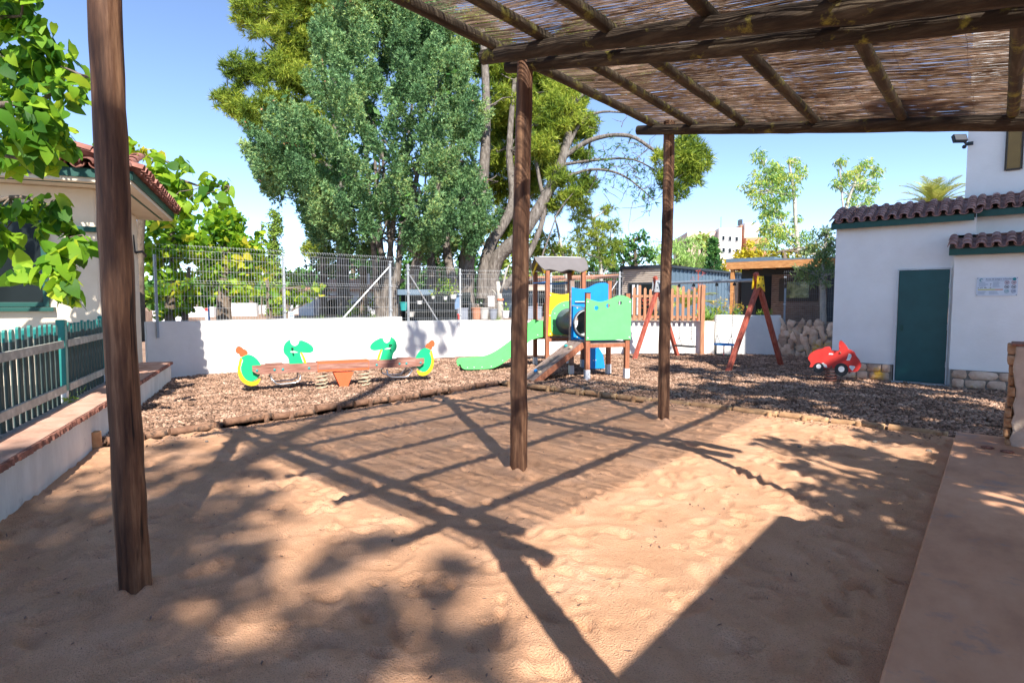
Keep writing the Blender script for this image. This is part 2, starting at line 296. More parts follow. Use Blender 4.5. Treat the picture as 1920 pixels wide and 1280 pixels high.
    def build(s, name, m, parent=None, smooth=False, bevel=0):
        me = bpy.data.meshes.new(name); me.from_pydata(s.v, [], s.f); me.update()
        if smooth: me.polygons.foreach_set('use_smooth', [True]*len(me.polygons))
        o = link(name, me, m, parent, bevel)
        if smooth == 'auto':
            try: me.set_sharp_from_angle(angle=R(40))
            except Exception: pass
        return o
def circle(cx, cy, r, n=20, a0=0, a1=2*PI): return [(cx+r*math.cos(a0+(a1-a0)*i/n), cy+r*math.sin(a0+(a1-a0)*i/n)) for i in range(n)]
def smoothline(pts, k=6, closed=True):       # Catmull-Rom through 2D points
    out = []; n = len(pts)
    for i in range(n if closed else n-1):
        p0, p1, p2, p3 = [pts[(i+j) % n] if closed else pts[min(max(i+j, 0), n-1)] for j in (-1, 0, 1, 2)]
        for t in np.linspace(0, 1, k, endpoint=False):
            out.append(tuple(.5*(2*p1[c]+(p2[c]-p0[c])*t+(2*p0[c]-5*p1[c]+4*p2[c]-p3[c])*t*t+(3*p1[c]-p0[c]-3*p2[c]+p3[c])*t**3) for c in range(len(p1))))
    if not closed: out.append(tuple(pts[-1]))
    return out
def vnoise(x, y, seed=0):
    r = np.random.default_rng(seed); T = r.random((256, 256)); xi = np.floor(x).astype(int); yi = np.floor(y).astype(int)
    fx = x-xi; fy = y-yi; fx = fx*fx*(3-2*fx); fy = fy*fy*(3-2*fy); g = lambda a, b: T[a % 256, b % 256]
    return (g(xi, yi)*(1-fx)+g(xi+1, yi)*fx)*(1-fy)+(g(xi, yi+1)*(1-fx)+g(xi+1, yi+1)*fx)*fy
def fbm(x, y, oct=4, seed=0): return sum(vnoise(x*2**i, y*2**i, seed+i)*.5**i for i in range(oct))/sum(.5**i for i in range(oct))
def grid(name, x0, x1, y0, y1, step, zf, keep, m):
    xs = np.arange(x0, x1+step/2, step); ys = np.arange(y0, y1+step/2, step); X, Y = np.meshgrid(xs, ys, indexing='ij')
    Z = zf(X, Y); V = np.stack([X, Y, Z], -1).reshape(-1, 3); nx, ny = X.shape
    i, j = np.meshgrid(np.arange(nx-1), np.arange(ny-1), indexing='ij'); i = i.ravel(); j = j.ravel()
    Q = np.stack([i*ny+j, (i+1)*ny+j, (i+1)*ny+j+1, i*ny+j+1], -1)
    if keep is not None: Q = Q[keep(xs[i]+step/2, ys[j]+step/2)]
    me = fastmesh(name, V, Q, 4); me.polygons.foreach_set('use_smooth', [True]*len(me.polygons)); return link(name, me, m)

# ---------------------------------------------------------------- foliage builders
def unit(n):
    v = rng.normal(size=(n, 3)); return v/np.linalg.norm(v, axis=1, keepdims=True)
def frames(nrm):
    a = unit(len(nrm)); t = np.cross(nrm, a); t /= np.linalg.norm(t, axis=1, keepdims=True)+1e-9; return t, np.cross(nrm, t)
def clump_points(clumps, density):            # clumps: (x,y,z,r[,sz]) -> leaf points near the shells with outward normals
    P = []; Nn = []
    for c in clumps:
        x, y, z, r = c[:4]; sz = c[4] if len(c) > 4 else .75
        k = max(3, int(density*r*r)); u = unit(k); rad = r*(rng.random(k)**.35)*(1+.12*rng.normal(size=k))
        P.append(np.array([x, y, z])+u*rad[:, None]*np.array([1, 1, sz])); Nn.append(u)
    return np.concatenate(P), np.concatenate(Nn)
def leaves(name, pts, nrm, size, m, parent=None, kind='quad', aspect=.5, jitter=.8, droop=0, up=0, svar=.55):
    n = len(pts); N = nrm+jitter*rng.normal(size=(n, 3)); N[:, 2] += up; N /= np.linalg.norm(N, axis=1, keepdims=True)
    T, B = frames(N)
    if droop: T[:, 2] -= droop; T /= np.linalg.norm(T, axis=1, keepdims=True); B = np.cross(N, T); B /= np.linalg.norm(B, axis=1, keepdims=True)+1e-9
    s = size*(1+svar*(rng.random(n)-.5)*2)[:, None]
    if kind == 'quad':
        V = np.stack([pts, pts+T*s*.5+B*s*aspect*.5, pts+T*s, pts+T*s*.5-B*s*aspect*.5], 1)
        Q = np.arange(n*4).reshape(n, 4); return link(name, fastmesh(name, V.reshape(-1, 3), Q, 4), m, parent)
    if kind == 'leaf':                        # heart-shaped folded leaf: two halves on a midrib
        w = B*s*aspect*.5; cv = (.5+rng.random(n))[:, None]*N*s; ws = (.75+.5*rng.random(n))[:, None]
        mid = [pts+T*s*t-cv*d for t, d in ((0, 0), (.33, .0), (.68, .07), (1.0, .24))]
        sd = [(-.07, .60, -.02), (.24, 1.0, -.07), (.60, .78, .02), (.86, .34, .13)]
        L_ = [pts+T*s*t+w*k*ws-cv*d for t, k, d in sd]; R_ = [pts+T*s*t-w*k*ws-cv*d for t, k, d in sd]
        V = np.stack(mid+L_+R_, 1).reshape(-1, 3); k = np.arange(n)[:, None]*12; Q = []
        for i in range(3): Q += [k+np.array([[i, 4+i, 5+i, i+1]]), k+np.array([[i+1, 9+i, 8+i, i]])]
        me = fastmesh(name, V, np.concatenate(Q, 0), 4); me.polygons.foreach_set('use_smooth', [True]*len(me.polygons)); return link(name, me, m, parent)
    if kind == 'tuft':                        # a spray of needles: five thin blades from one twig tip
        V = []; 
        for i in range(6):
            D = N+.65*rng.normal(size=(n, 3)); D /= np.linalg.norm(D, axis=1, keepdims=True); C = np.cross(D, unit(n)); C /= np.linalg.norm(C, axis=1, keepdims=True)
            V += [pts+C*s*aspect*.5, pts-C*s*aspect*.5, pts+D*s]
        V = np.stack(V, 1).reshape(-1, 3); Q = np.arange(n*18).reshape(-1, 3); return link(name, fastmesh(name, V, Q, 3), m, parent)
def limb(mb, a, b, r0, r1, wob=.06, n=7, k=6, seed=0):
    a = Vector(a); b = Vector(b); L = (b-a).length; rr = random.Random(seed+int(L*1000)); pts = []
    for i in range(k+1):
        t = i/k; o = Vector((rr.uniform(-1, 1), rr.uniform(-1, 1), rr.uniform(-.5, .5)))*wob*L*math.sin(PI*t); pts.append(a.lerp(b, t)+o)
    mb.tube(pts, [r0+(r1-r0)*i/k for i in range(k+1)], n, caps=False, rough=.08, seed=seed); return pts
def local(root, p): return np.asarray(p)-np.array(root.location)
# ================================================================ THE GROUND
def in_box(X, Y): return (X > -3.62+0.04*(Y+2.3)) & (X < 3.12) & (Y < 3.62)
grd = MB(); grd.add([(-300, -300, -.3), (300, -300, -.3), (300, 300, -.3), (-300, 300, -.3)], [(0, 1, 2, 3)])
tag(grd.build('ground', M['earth']), kind='structure')
DN = []
_r = np.random.default_rng(3)
for i in range(1500):
    DN.append((_r.uniform(-3.7, 3.1), _r.uniform(-4.6, 3.5), _r.uniform(.022, .065), _r.uniform(.25, .9), _r.uniform(0, PI), _r.uniform(1.2, 2.4)))
def sand_z(X, Y):
    Z = -.05+.05*(fbm(X*.6, Y*.6, 2, 11)-.5)+.016*(fbm(X*2.6, Y*2.6, 3, 21)-.5)+.008*(fbm(X*8+3*fbm(X*2, Y*2, 2, 5), Y*8, 3, 31)-.5)
    Z += .012*np.sin((X*.35+Y)*26+5*fbm(X*1.2, Y*1.2, 2, 8))*np.clip(fbm(X*.8, Y*.8, 2, 15)*2.2-.8, 0, 1)*.6
    for x, y, r, d, a, el in DN:
        m_ = (np.abs(X-x) < .4) & (np.abs(Y-y) < .4)
        if not m_.any(): continue
        dx = X[m_]-x; dy = Y[m_]-y; u = (dx*math.cos(a)+dy*math.sin(a))/el; v = -dx*math.sin(a)+dy*math.cos(a); q = (u*u+v*v)/(r*r)
        Z[m_] += d*(-.026*np.exp(-q*q*1.2)+.012*np.exp(-(np.sqrt(q)-1.35)**2*5))
    Z += .010*(fbm(X*14+2*fbm(X*5, Y*5, 1, 6), Y*22, 3, 77)-.5)
    for px, py, pr in ((0, -3.19, .085), (.13, -.18, .08), (.21, 2.66, .075)): q = np.hypot(X-px, Y-py)-pr; Z += .028*np.exp(-(q/.05)**2)*(1+.5*np.sin(5*np.arctan2(Y-py, X-px)))-.01*np.exp(-((q-.16)/.07)**2)
    Z += .05*np.exp(-((Y-3.62)/.3)**2)*(X > -.5)
    return Z
tag(grid('sand', -4.3, 3.11, -6.0, 3.62, .019, sand_z, in_box, M['sand']), kind='structure')
def bark_z(X, Y): return -.015+.05*(fbm(X*1.1, Y*1.1, 3, 41)-.5)+.03*(fbm(X*6, Y*6, 2, 44)-.5)
def bark_keep(X, Y): return ~((X > -3.7+0.04*(Y+2.3)) & (X < 3.13) & (Y < 3.74)) & ~((X > 3.1) & (Y < 3.45))
tag(grid('bark_bed', -9.6, 6.5, -3, 14, .06, bark_z, bark_keep, M['bark_soil']), kind='structure')
# loose bark chips
def chips():
    n = 230000; X = rng.uniform(-8.9, 4.2, n); Y = rng.uniform(-2.6, 12.8, n)
    dx = X-CAM[0]; dy = Y-CAM[1]; dep = -dx*math.sin(YAW)+dy*math.cos(YAW); lat = dx*math.cos(YAW)+dy*math.sin(YAW)
    k = bark_keep(X, Y) & (dep > 3) & (np.abs(lat) < dep*.9) & (Y-5.1 < 1.33*(X+7.8)+.3) & (X > -8.6) & ~((X > .95) & (Y > 8.45)) & (rng.random(n) < np.clip(12/dep, .35, 1))
    X = X[k]; Y = Y[k]; n = len(X); Z = bark_z(X, Y)+rng.uniform(-.002, .022, n); C = np.stack([X, Y, Z], 1)
    N = np.stack([rng.normal(0, .38, n), rng.normal(0, .38, n), np.ones(n)], 1); N /= np.linalg.norm(N, axis=1, keepdims=True); T, B = frames(N)
    L = rng.uniform(.009, .03, n)[:, None]; w = L*rng.uniform(.35, .8, n)[:, None]; t = rng.uniform(.004, .009, n)[:, None]
    q = [C+T*L+B*w*.6, C+T*L*.3+B*w*1.1, C-T*L+B*w*.7, C-T*L*1.1-B*w*.6, C+T*L*.2-B*w, C+T*L*1.1-B*w*.3]
    V = np.stack([p+N*t for p in q]+[p-N*t*1.6 for p in q], 1).reshape(-1, 3); kk = np.arange(n)[:, None]*12
    Q = np.concatenate([kk+np.array([[0, 1, 2, 3]]), kk+np.array([[0, 3, 4, 5]])]+[kk+np.array([[(i+1) % 6, i, i+6, (i+1) % 6+6]]) for i in range(6)], 0)
    return link('bark_chips', fastmesh('bark_chips', V, Q, 4), M['chip'])
tag(chips(), 'loose brown bark chips covering the play area floor', 'bark mulch', kind='stuff')
# ground behind the boundary walls, a step higher
WL = [(-8.75, -.15), (-7.78, 5.12), (-7.5, 6.9), (-4.6, 10.75), (-1.15, 12.8), (1.6, 12.75)]
eg = MB(); poly = [(x-.1, y+.1) for x, y in WL]+[(60, 12.9), (120, 150), (-150, 150), (-150, 40), (-13, 3.2)]
eg.plate(poly, .8, (0, 0, .42), (1, 0, 0), (0, 1, 0)); tag(eg.build('garden_ground', M['earth']), kind='structure')
# slab on the right, edge cut clean
sb = MB(); sb.box(3.12, 6.5, -8, 3.5, -.2, .08); o = sb.build('paved_slab', M['slab'], bevel=.012); tag(o, kind='structure')
for i, (x, y) in enumerate([(3.38, 2.78), (3.52, 2.7)]):
    m_ = MB(); m_.ball((0, 0, 0), .05, (1.1, .55, .28), 9, 5); o = m_.build('pebble', M['brick_edge']); o.location = (x, y, .09)
    tag(o, ['dark flat scrap on the slab near the pillar, the left one', 'dark flat scrap on the slab near the pillar, the right one'][i], 'debris')
# stones, twigs and a leaf on the sand
for i, (x, y, s, lb) in enumerate([(2.93, 2.9, .03, 'small dark stone on the sand near the slab corner'), (2.45, 3.0, .028, 'small grey stone on sand below the log edging at right'),
        (1.9, 2.2, .022, 'tiny dark stone lying on shaded sand at right'), (-3.0, -1.55, .022, 'tiny dark stone on the sand near the left post'), (-3.0, 1.9, .022, 'lone pebble on sand by the left log edging')]):
    m_ = MB(); m_.ball((0, 0, 0), s, (1, .8, .6), 8, 5); o = m_.build('stone', M['stone_joint']); o.location = (x, y, float(sand_z(np.array([[x]]), np.array([[y]]))[0, 0])+.008); tag(o, lb, 'stone')
def debris():
    n = 800; X = rng.uniform(-3.5, 3.0, n); Y = rng.uniform(-3.9, 3.4, n); Z = sand_z(X.reshape(1, -1).copy(), Y.reshape(1, -1).copy())[0]+.004
    P = np.stack([X, Y, Z], 1); k = 900
    X2 = np.concatenate([-3.48+rng.exponential(.09, k), rng.uniform(-3.3, 3.0, k)]); Y2 = np.concatenate([rng.uniform(-2.2, 3.5, k), 3.56-rng.exponential(.08, k)])
    Z2 = sand_z(X2.reshape(1, -1).copy(), Y2.reshape(1, -1).copy())[0]+.005; P2 = np.stack([X2, Y2, Z2], 1)
    tag(leaves('spilled_chips', P2, np.tile([0, 0, 1.], (2*k, 1)), .030, M['chip'], aspect=.5, jitter=.35), 'bark chips spilled over the logs onto the sand edge', 'bark mulch', kind='stuff')
    return leaves('leaf_litter', P, np.tile([0, 0, 1.], (n, 1)), .026, M['bark_soil'], aspect=.35, jitter=.3)
tag(debris(), 'tiny bits of bark and twig scattered over the sand', 'litter', kind='stuff')

# ================================================================ LOG EDGING of the sandpit
def log_piece(mm, a, b, r=.047):
    a = Vector(a); b = Vector(b); L = (b-a).length; mb = MB(); k = 8
    mb.tube([Vector((-L/2+L*i/k, random.uniform(-.004, .004), random.uniform(-.004, .004))) for i in range(k+1)], [r*random.uniform(.985, 1.015) for _ in range(k+1)], 14, rough=.012, seed=random.randint(0, 99))
    o = mb.build('edging_log', M[mm], smooth='auto'); o.location = (a+b)/2; d = b-a; o.rotation_euler = (0, -math.asin(d.z/L), math.atan2(d.y, d.x)); return o
ORD = 'first second third fourth fifth sixth seventh eighth ninth tenth eleventh'.split()
def edging(a, b, n, labs, group, labst, groupst, mm='log'):
    a = Vector(a); b = Vector(b)
    for i in range(n):
        p = a.lerp(b, i/n); q = a.lerp(b, (i+1)/n-.006); j = random.uniform(-.012, .012)
        o = log_piece(mm, p+Vector((0, 0, j)), q+Vector((0, 0, j+random.uniform(-.01, .01)))); tag(o, labs % ORD[i], 'log', group)
        if i % 1 == 0:
            s = a.lerp(b, (i+random.choice([.35, .8, .5]))/n); dr = (b-a).normalized(); side = Vector((dr.y, -dr.x, 0))
            m_ = MB(); m_.tube([(0, 0, -.2), (0, 0, .03), (0, 0, .036+random.uniform(0, .02))], [.032, .032, .028], 10, rough=.04, seed=i)
            t = m_.build('edging_stake', M[mm], smooth='auto'); t.location = s+side*.082; t.rotation_euler = (random.uniform(-.06, .06), random.uniform(-.06, .06), i); tag(t, labst % ORD[i], 'stake', groupst)
edging((-3.72, -2.25, .0), (-3.42, 3.68, .0), 10, '%s brown edging log counted from the terrace wall in the row on the seesaw side', 'logs of the left edging row', '%s round stake counted from the terrace wall along the seesaw side log row', 'stakes of the left edging row', 'log_dark')
edging((-3.36, 3.72, .0), (3.08, 3.66, .0), 11, '%s tan edging log from the left corner in the row facing the play tower', 'logs of the far edging row', '%s round stake from the left corner along the row facing the play tower', 'stakes of the far edging row')
m_ = MB(); m_.tube([(0, 0, -.25), (.004, 0, 0), (0, 0, .12)], [.065, .06, .058], 12, rough=.04); o = m_.build('edging_stake', M['log'], smooth='auto'); o.location = (-3.69, -2.36, 0)
tag(o, 'thick short stake where the log edging meets the white terrace wall', 'stake')

# ================================================================ PERGOLA
perg = thing('pergola', 'rustic pergola of round wooden logs with a reed roof over the sand', 'pergola', (0, 0, 0))
def wpost(base, top, r0, r1, seed, parent=perg, mm='post_wood', name='post'):
    mb = MB(); rr = random.Random(seed); k = 26; b = Vector(base); t = Vector(top); P = []; Rr = []
    for i in range(k+1):
        s = i/k; P.append(b.lerp(t, s)+Vector((rr.uniform(-1, 1), rr.uniform(-1, 1), 0))*.0035+Vector((math.sin(s*5+seed), math.cos(s*4+seed), 0))*.008)
        Rr.append((r0+(r1-r0)*s)*(1+rr.uniform(-.02, .025)))
    mb.tube(P, Rr, 18, rough=.012, seed=seed)
    # a drying split down the trunk
    return mb.build(name, M[mm], parent, smooth='auto')
def zr(x): return 3.50-.165*x         # underside line of the sloping roof
wpost((0, -3.19, -.3), (0.0, -3.2, zr(0)+.1), .075, .071, 1)['label'] = 'nearest thick pergola post in the left of the view'
wpost((.13, -.18, -.3), (.10, -.06, zr(0)+.12), .079, .07, 2)['label'] = 'middle pergola post standing in the centre of the sand'
wpost((.21, 2.66, -.3), (.17, 2.72, zr(0)+.16), .072, .066, 3)['label'] = 'farthest and thinnest pergola post near the log edging'
wpost((3.62, -.25, -.1), (3.58, -.2, zr(3.6)+.1), .04, .036, 5)
wpost((3.65, -3.2, -.1), (3.6, -3.2, zr(3.6)+.1), .08, .075, 6)
wpost((3.75, 2.72, -.1), (3.7, 2.72, zr(3.6)+.1), .07, .065, 7)
def log_along(a, b, r0, r1, seed, name, mm, parent=perg, bow=.015):
    mb = MB(); rr = random.Random(seed); k = 24; a = Vector(a); b = Vector(b); P = []; Q = []
    for i in range(k+1):
        s = i/k; P.append(a.lerp(b, s)+Vector((0, 0, bow*math.sin(PI*s)*(1 if seed % 2 else -1)))+Vector((0, math.sin(s*7+seed)*.008, math.cos(s*6+seed)*.008)))
        Q.append((r0+(r1-r0)*s)*(1+rr.uniform(-.04, .04)))
    mb.tube(P, Q, 14, rough=.03, seed=seed); return mb.build(name, M[mm], parent, smooth='auto')
# cross beams: pairs of logs at the near, middle rows and a single one far
log_along((-.17, -.29, zr(-.17)+.05), (4.1, -.29, zr(4.1)+.05), .062, .085, 11, 'beam', 'beam_wood')
log_along((-.10, -.045, zr(-.10)+.03), (4.1, -.045, zr(4.1)+.03), .055, .07, 12, 'beam', 'beam_wood')
log_along((-.22, 2.66, zr(-.22)+.07), (4.1, 2.66, zr(4.1)+.07), .058, .072, 13, 'beam', 'beam_wood')
log_along((-.35, -3.29, zr(-.35)+.05), (4.1, -3.29, zr(4.1)+.05), .06, .075, 14, 'beam', 'beam_wood')
log_along((-.3, -3.08, zr(-.3)+.03), (3.75, -3.08, zr(3.75)+.03), .055, .07, 15, 'beam', 'beam_wood')
RX = [0.0, .52, 1.12, 1.90, 2.72, 3.62]
for i, x in enumerate([-.02, .48, 1.09, 1.83, 2.6, 3.42]):
    log_along((x, -3.72+.12*math.sin(i*2.3), zr(x)+.135), (x+.01, 2.92+.06*math.sin(i*3.1), zr(x)+.15), .05, .045, 20+i, 'rafter', 'rafter_wood', bow=.01)
def reeds():
    n = 3500; Y0 = np.linspace(-3.55, 2.98, n)+rng.normal(0, .006, n); L = rng.uniform(.9, 3.4, n); X0 = rng.uniform(-.12, 3.95, n)-L*.5
    X0 = np.clip(X0, -.09, None); X1 = np.minimum(X0+L, 3.9+rng.uniform(-.05, .08, n)); full = rng.random(n) < .25
    X0[full] = -.09+rng.uniform(-.05, .02, full.sum()); X1[full] = 3.9
    K = 9; rad = rng.uniform(.0010, .0019, n); lay = rng.uniform(0, .012, n); V = []
    ph = rng.uniform(0, 6.3, n); ang = rng.normal(0, .009, n)
    for i in range(K):
        t = i/(K-1); X = X0+(X1-X0)*t; Y = Y0+ang*(X-1.8)+.012*np.sin(X*1.6+Y0*1.5)+.002*np.sin(X*5+ph)
        sag = -.022*np.abs(np.sin(X*3.9))+.006*np.sin(Y0*3)
        Z = 3.50-.165*X+.205+lay+sag
        for k in range(4):
            a = PI/2*k; V.append(np.stack([X, Y+rad*math.cos(a), Z+rad*math.sin(a)], 1))
    V = np.stack(V, 1); Q = []
    base = np.arange(n)[:, None]*(K*4)
    for i in range(K-1):
        for k in range(4): Q.append(base+np.array([[i*4+k, i*4+(k+1) % 4, (i+1)*4+(k+1) % 4, (i+1)*4+k]]))
    return link('reed_roof', fastmesh('reed_roof', V.reshape(-1, 3), np.concatenate(Q, 0), 4), M['reed'], perg)
reeds()
wm = MB()
for x in np.arange(.22, 3.9, .42):
    wm.tube([(x+.004*math.sin(y*9), y, zr(x)+.196) for y in np.arange(-3.5, 2.95, .16)], .0016, 4)
wm.build('binding_wire', M['wire_dark'], perg)
# ================================================================ WALLS AND TERRACE
def wall_run(name, pts, z0, zt, t, m, label, cat='wall', group=None):
    a = Vector((*pts[0], 0)); root = thing(name, label, cat, a, 0, group); mb = MB()
    for i in range(len(pts)-1):
        p = Vector((*pts[i], 0))-a; q = Vector((*pts[i+1], 0))-a; d = (q-p).normalized(); s = Vector((-d.y, d.x, 0))*t
        h0 = zt[i] if hasattr(zt, '__len__') else zt; h1 = zt[i+1] if hasattr(zt, '__len__') else zt
        n = max(2, int((q-p).length/.4)); 
        vs = []
        for k in range(n+1):
            c = p.lerp(q, k/n); h = h0+(h1-h0)*k/n+.004*math.sin(k*2.1)
            vs += [c+Vector((0, 0, z0)), c+Vector((0, 0, h)), c+s+Vector((0, 0, h)), c+s+Vector((0, 0, z0))]
        fs = []
        for k in range(n):
            b = k*4
            for j in range(4): fs.append((b+j, b+(j+1) % 4, b+4+(j+1) % 4, b+4+j))
        fs += [(3, 2, 1, 0), tuple(n*4+j for j in range(4))]; mb.add(vs, fs)
    mb.build('wall', m, root, bevel=.008); return root
w1 = wall_run('garden_wall', [(-8.75, -.15), (-7.78, 5.12)], -.2, 1.07, .2, M['render_white'], 'long white rendered wall behind the seesaw, the sunlit left stretch')
sm = MB(); 
for px, y in ((497, 1.35), (528, 1.9)):
    x = -8.75+(y+.15)*.97/5.27
    sm.box(x-.002-(-8.75), x+.006-(-8.75), y+.15-.004, y+.15+.004, 0, 1.0)
sm.build('joint', M['concrete'], w1)
wall_run('garden_wall', [(-7.86, 5.14), (-7.58, 6.9), (-4.6, 10.72)], -.2, [.96, .95, .90], .2, M['render_white'], 'white rendered wall behind the green slide and play tower, with tree shadow on it')
wall_run('garden_wall', [(-4.6, 10.74), (-2.62, 11.9)], -.2, [.9, .9], .2, M['render_white'], 'low white wall section behind the left end of the swing frame')
wall_run('planter_wall', [(-2.60, 11.93), (-1.12, 12.78)], -.2, 1.07, .22, M['render_white'], 'raised white planter wall behind the swing frame right legs')
# stone retaining wall with rubble stones
st = thing('stone_wall', 'rubble stone wall of tan and orange stones beside the white building corner', 'stone wall', (-1.1, 12.6, 0))
m_ = MB(); m_.box(0, 2.4, .09, .5, -.2, .86); m_.build('core', M['stone_joint'], st)
m_ = MB(); rr = random.Random(5)
x = 0
for row in range(7):
    x = -.04+rr.uniform(-.05, .05)
    while x < 2.35:
        w = rr.uniform(.14, .34); h = rr.uniform(.18, .30); zc = .04+row*.14+rr.uniform(-.05, .05)
        top = .9-.1*(x > 1.0)
        if zc < top:
            k0 = len(m_.v); m_.ball((0, 0, 0), 1, (1, 1, 1), 9, 6); ph = rr.uniform(0, 6); tl = rr.uniform(-1.2, 1.2)
            for i in range(k0, len(m_.v)):
                px, py, pz = m_.v[i]; q = 1+.14*math.sin(px*4+ph)+.12*math.cos(pz*5+ph*2)
                sx = math.copysign(abs(px)**.7, px)*w*.5*q; sz = math.copysign(abs(pz)**.7, pz)*h*.54*q
                m_.v[i] = (x+w/2+sx*math.cos(tl)-sz*math.sin(tl)*.5, .105+py*.06*q, zc+sz+sx*math.sin(tl)*.35)
        x += w*.93
m_.build('stones', M['stone'], st, smooth=True)

# left terrace: a low rendered wall topped with worn terracotta, running with the house
K0 = np.array([-6.05, -1.6, 0]); AH = math.atan2(.4617, -.8870)
def HL(x, y, z=0): return (K0[0]+x*math.cos(AH)-y*math.sin(AH), K0[1]+x*math.sin(AH)+y*math.cos(AH), z)
ter = thing('terrace_wall', 'long low white wall with a worn terracotta top beside the green picket fence', 'bench wall', tuple(K0), AH)
ol = [(-7.5, -.36), (-4.75, -.40), (-1.9, -.45), (0, -.475), (2.62, -.50)]
m_ = MB()
vs = []; n = 40; fs = []
L_ = np.linspace(-7.5, 2.62, n+1)
fy = lambda x: np.interp(x, [p[0] for p in ol], [p[1] for p in ol])
for x in L_: vs += [(x, fy(x)+.035, -.3), (x, fy(x)+.035+.006*math.sin(x*7), .315), (x, .3, .315), (x, .3, -.3)]
for k in range(n):
    for j in range(4): fs.append((k*4+j, k*4+(j+1) % 4, k*4+4+(j+1) % 4, k*4+4+j))
fs += [(3, 2, 1, 0), tuple(n*4+j for j in range(4))]
m_.add(vs, fs); m_.build('wall', M['render_old'], ter)
def toptile(y0f, y1f, x0, x1, n, z, m, name, jag=0):
    mb = MB(); vs = []; fs = []; rr = random.Random(9); xs = np.linspace(x0, x1, n+1)
    for x in xs:
        j = rr.uniform(-jag, jag); a = y0f(x)+j; b = y1f(x); zz = z+rr.uniform(-.002, .002)
        vs += [(x, a, z-.045), (x, a+.004, zz), (x, b, zz), (x, b, z-.045)]
    for k in range(n):
        for j in range(4): fs.append((k*4+j, k*4+(j+1) % 4, k*4+4+(j+1) % 4, k*4+4+j))
    fs += [(3, 2, 1, 0), tuple(n*4+j for j in range(4))]
    mb.add(vs, fs); return mb.build(name, m, ter)
toptile(lambda x: fy(x)-.004, lambda x: fy(x)+.022, -7.5, 2.62, 420, .358, M['brick_edge'], 'brick_edge', .011)
toptile(lambda x: fy(x)+.0225, lambda x: -.10 if x < 0 else -.002, -7.5, 2.62, 60, .361, M['terracotta_top'], 'terracotta_top', 0)
g = MB(); g.box(-8, -.02, -.099, 9, .1, .352, None); o = g.build('gravel_yard', M['gravel']); o.location = tuple(K0); o.rotation_euler = (0, 0, AH); tag(o, kind='structure')
# green picket fence (two panels with posts)
def picket_panel(x0, x1, parent_label, lean=0, last=True):
    L = abs(x1-x0); root = thing('picket_fence', parent_label, 'picket fence', HL(x0, .02, .352), AH+PI)
    rl = MB(); rl.box(.02, L-.02, .055, .085, .12, .20); rl.box(.02, L-.02, .055, .085, .60, .68); rl.build('rail', M['rail_old'], root, bevel=.003)
    n = max(3, int(round(L/.146))); 
    for i in range(n):
        x = L*(i+.75)/(n+.4); h = .86+random.uniform(-.01, .01); t = random.uniform(-.008, .008)
        ol_ = [(-.033, 0), (.033, 0), (.033, h-.02), (.02, h), (-.02, h), (-.033, h-.02)]
        mb = MB(); mb.plate(ol_, .02, (0, 0, 0), (1, 0, 0), (0, 0, 1)); p = mb.build('picket', M['green_old'], root, bevel=.002)
        p.location = (x, .035, 0.0+random.uniform(-.01, .01)); p.rotation_euler = (0, t, 0)
        cp = MB(); cp.plate([(-.034, h-.105), (.034, h-.105), (.034, h-.02), (.02, h+.002), (-.02, h+.002), (-.034, h-.02)], .023, (0, 0, 0), (1, 0, 0), (0, 0, 1)); c = cp.build('painted_tip', M['green_paint'], p)
    return root
f1 = picket_panel(-.04, -1.80, 'weathered green picket fence section next to the house corner')
f2 = picket_panel(-1.90, -3.72, 'weathered green picket fence section cut by the left edge of the photo')
f3 = picket_panel(-3.82, -5.5, 'weathered green picket fence section nearest to the camera, out of view')
def gpost(x, lab, lean):
    r = thing('fence_post', lab, 'fence post', HL(x, -.005, .352), AH+PI); r.rotation_euler = (0, lean, AH+PI)
    m_ = MB(); m_.box(-.045, .045, -.035, .05, .13, .90); m_.build('post', M['green_paint'], r, bevel=.006)
    m_ = MB(); m_.box(-.043, .043, -.033, .048, -.05, .128); m_.build('metal_shoe', M['galv'], r, bevel=.003)
gpost(-.02, 'green fence post against the house corner', 0.01)
gpost(-1.85, 'leaning green fence post with a metal shoe between the two picket sections', -.07)
gpost(-3.77, 'green fence post beyond the left edge', 0)
def weed(loc, n, h, lab, m=M['weed']):
    P = np.array([loc])+np.stack([rng.normal(0, .05, n), rng.normal(0, .05, n), np.abs(rng.normal(0, h*.3, n))], 1)
    nr = unit(n); nr[:, 2] = .1; o = leaves('weed', P-np.array(loc), nr, h, m, aspect=.25, jitter=.4); o.location = loc; tag(o, lab, 'weed')
weed(HL(-1.25, .06, .36), 90, .06, 'low green weed growing at the foot of the picket fence, far tuft')
weed(HL(-1.85, -.06, .36), 40, .07, 'small yellow green weed beside the leaning green post')
weed(HL(-2.0, .12, .36), 60, .10, 'darker weed between pickets left of the leaning post')

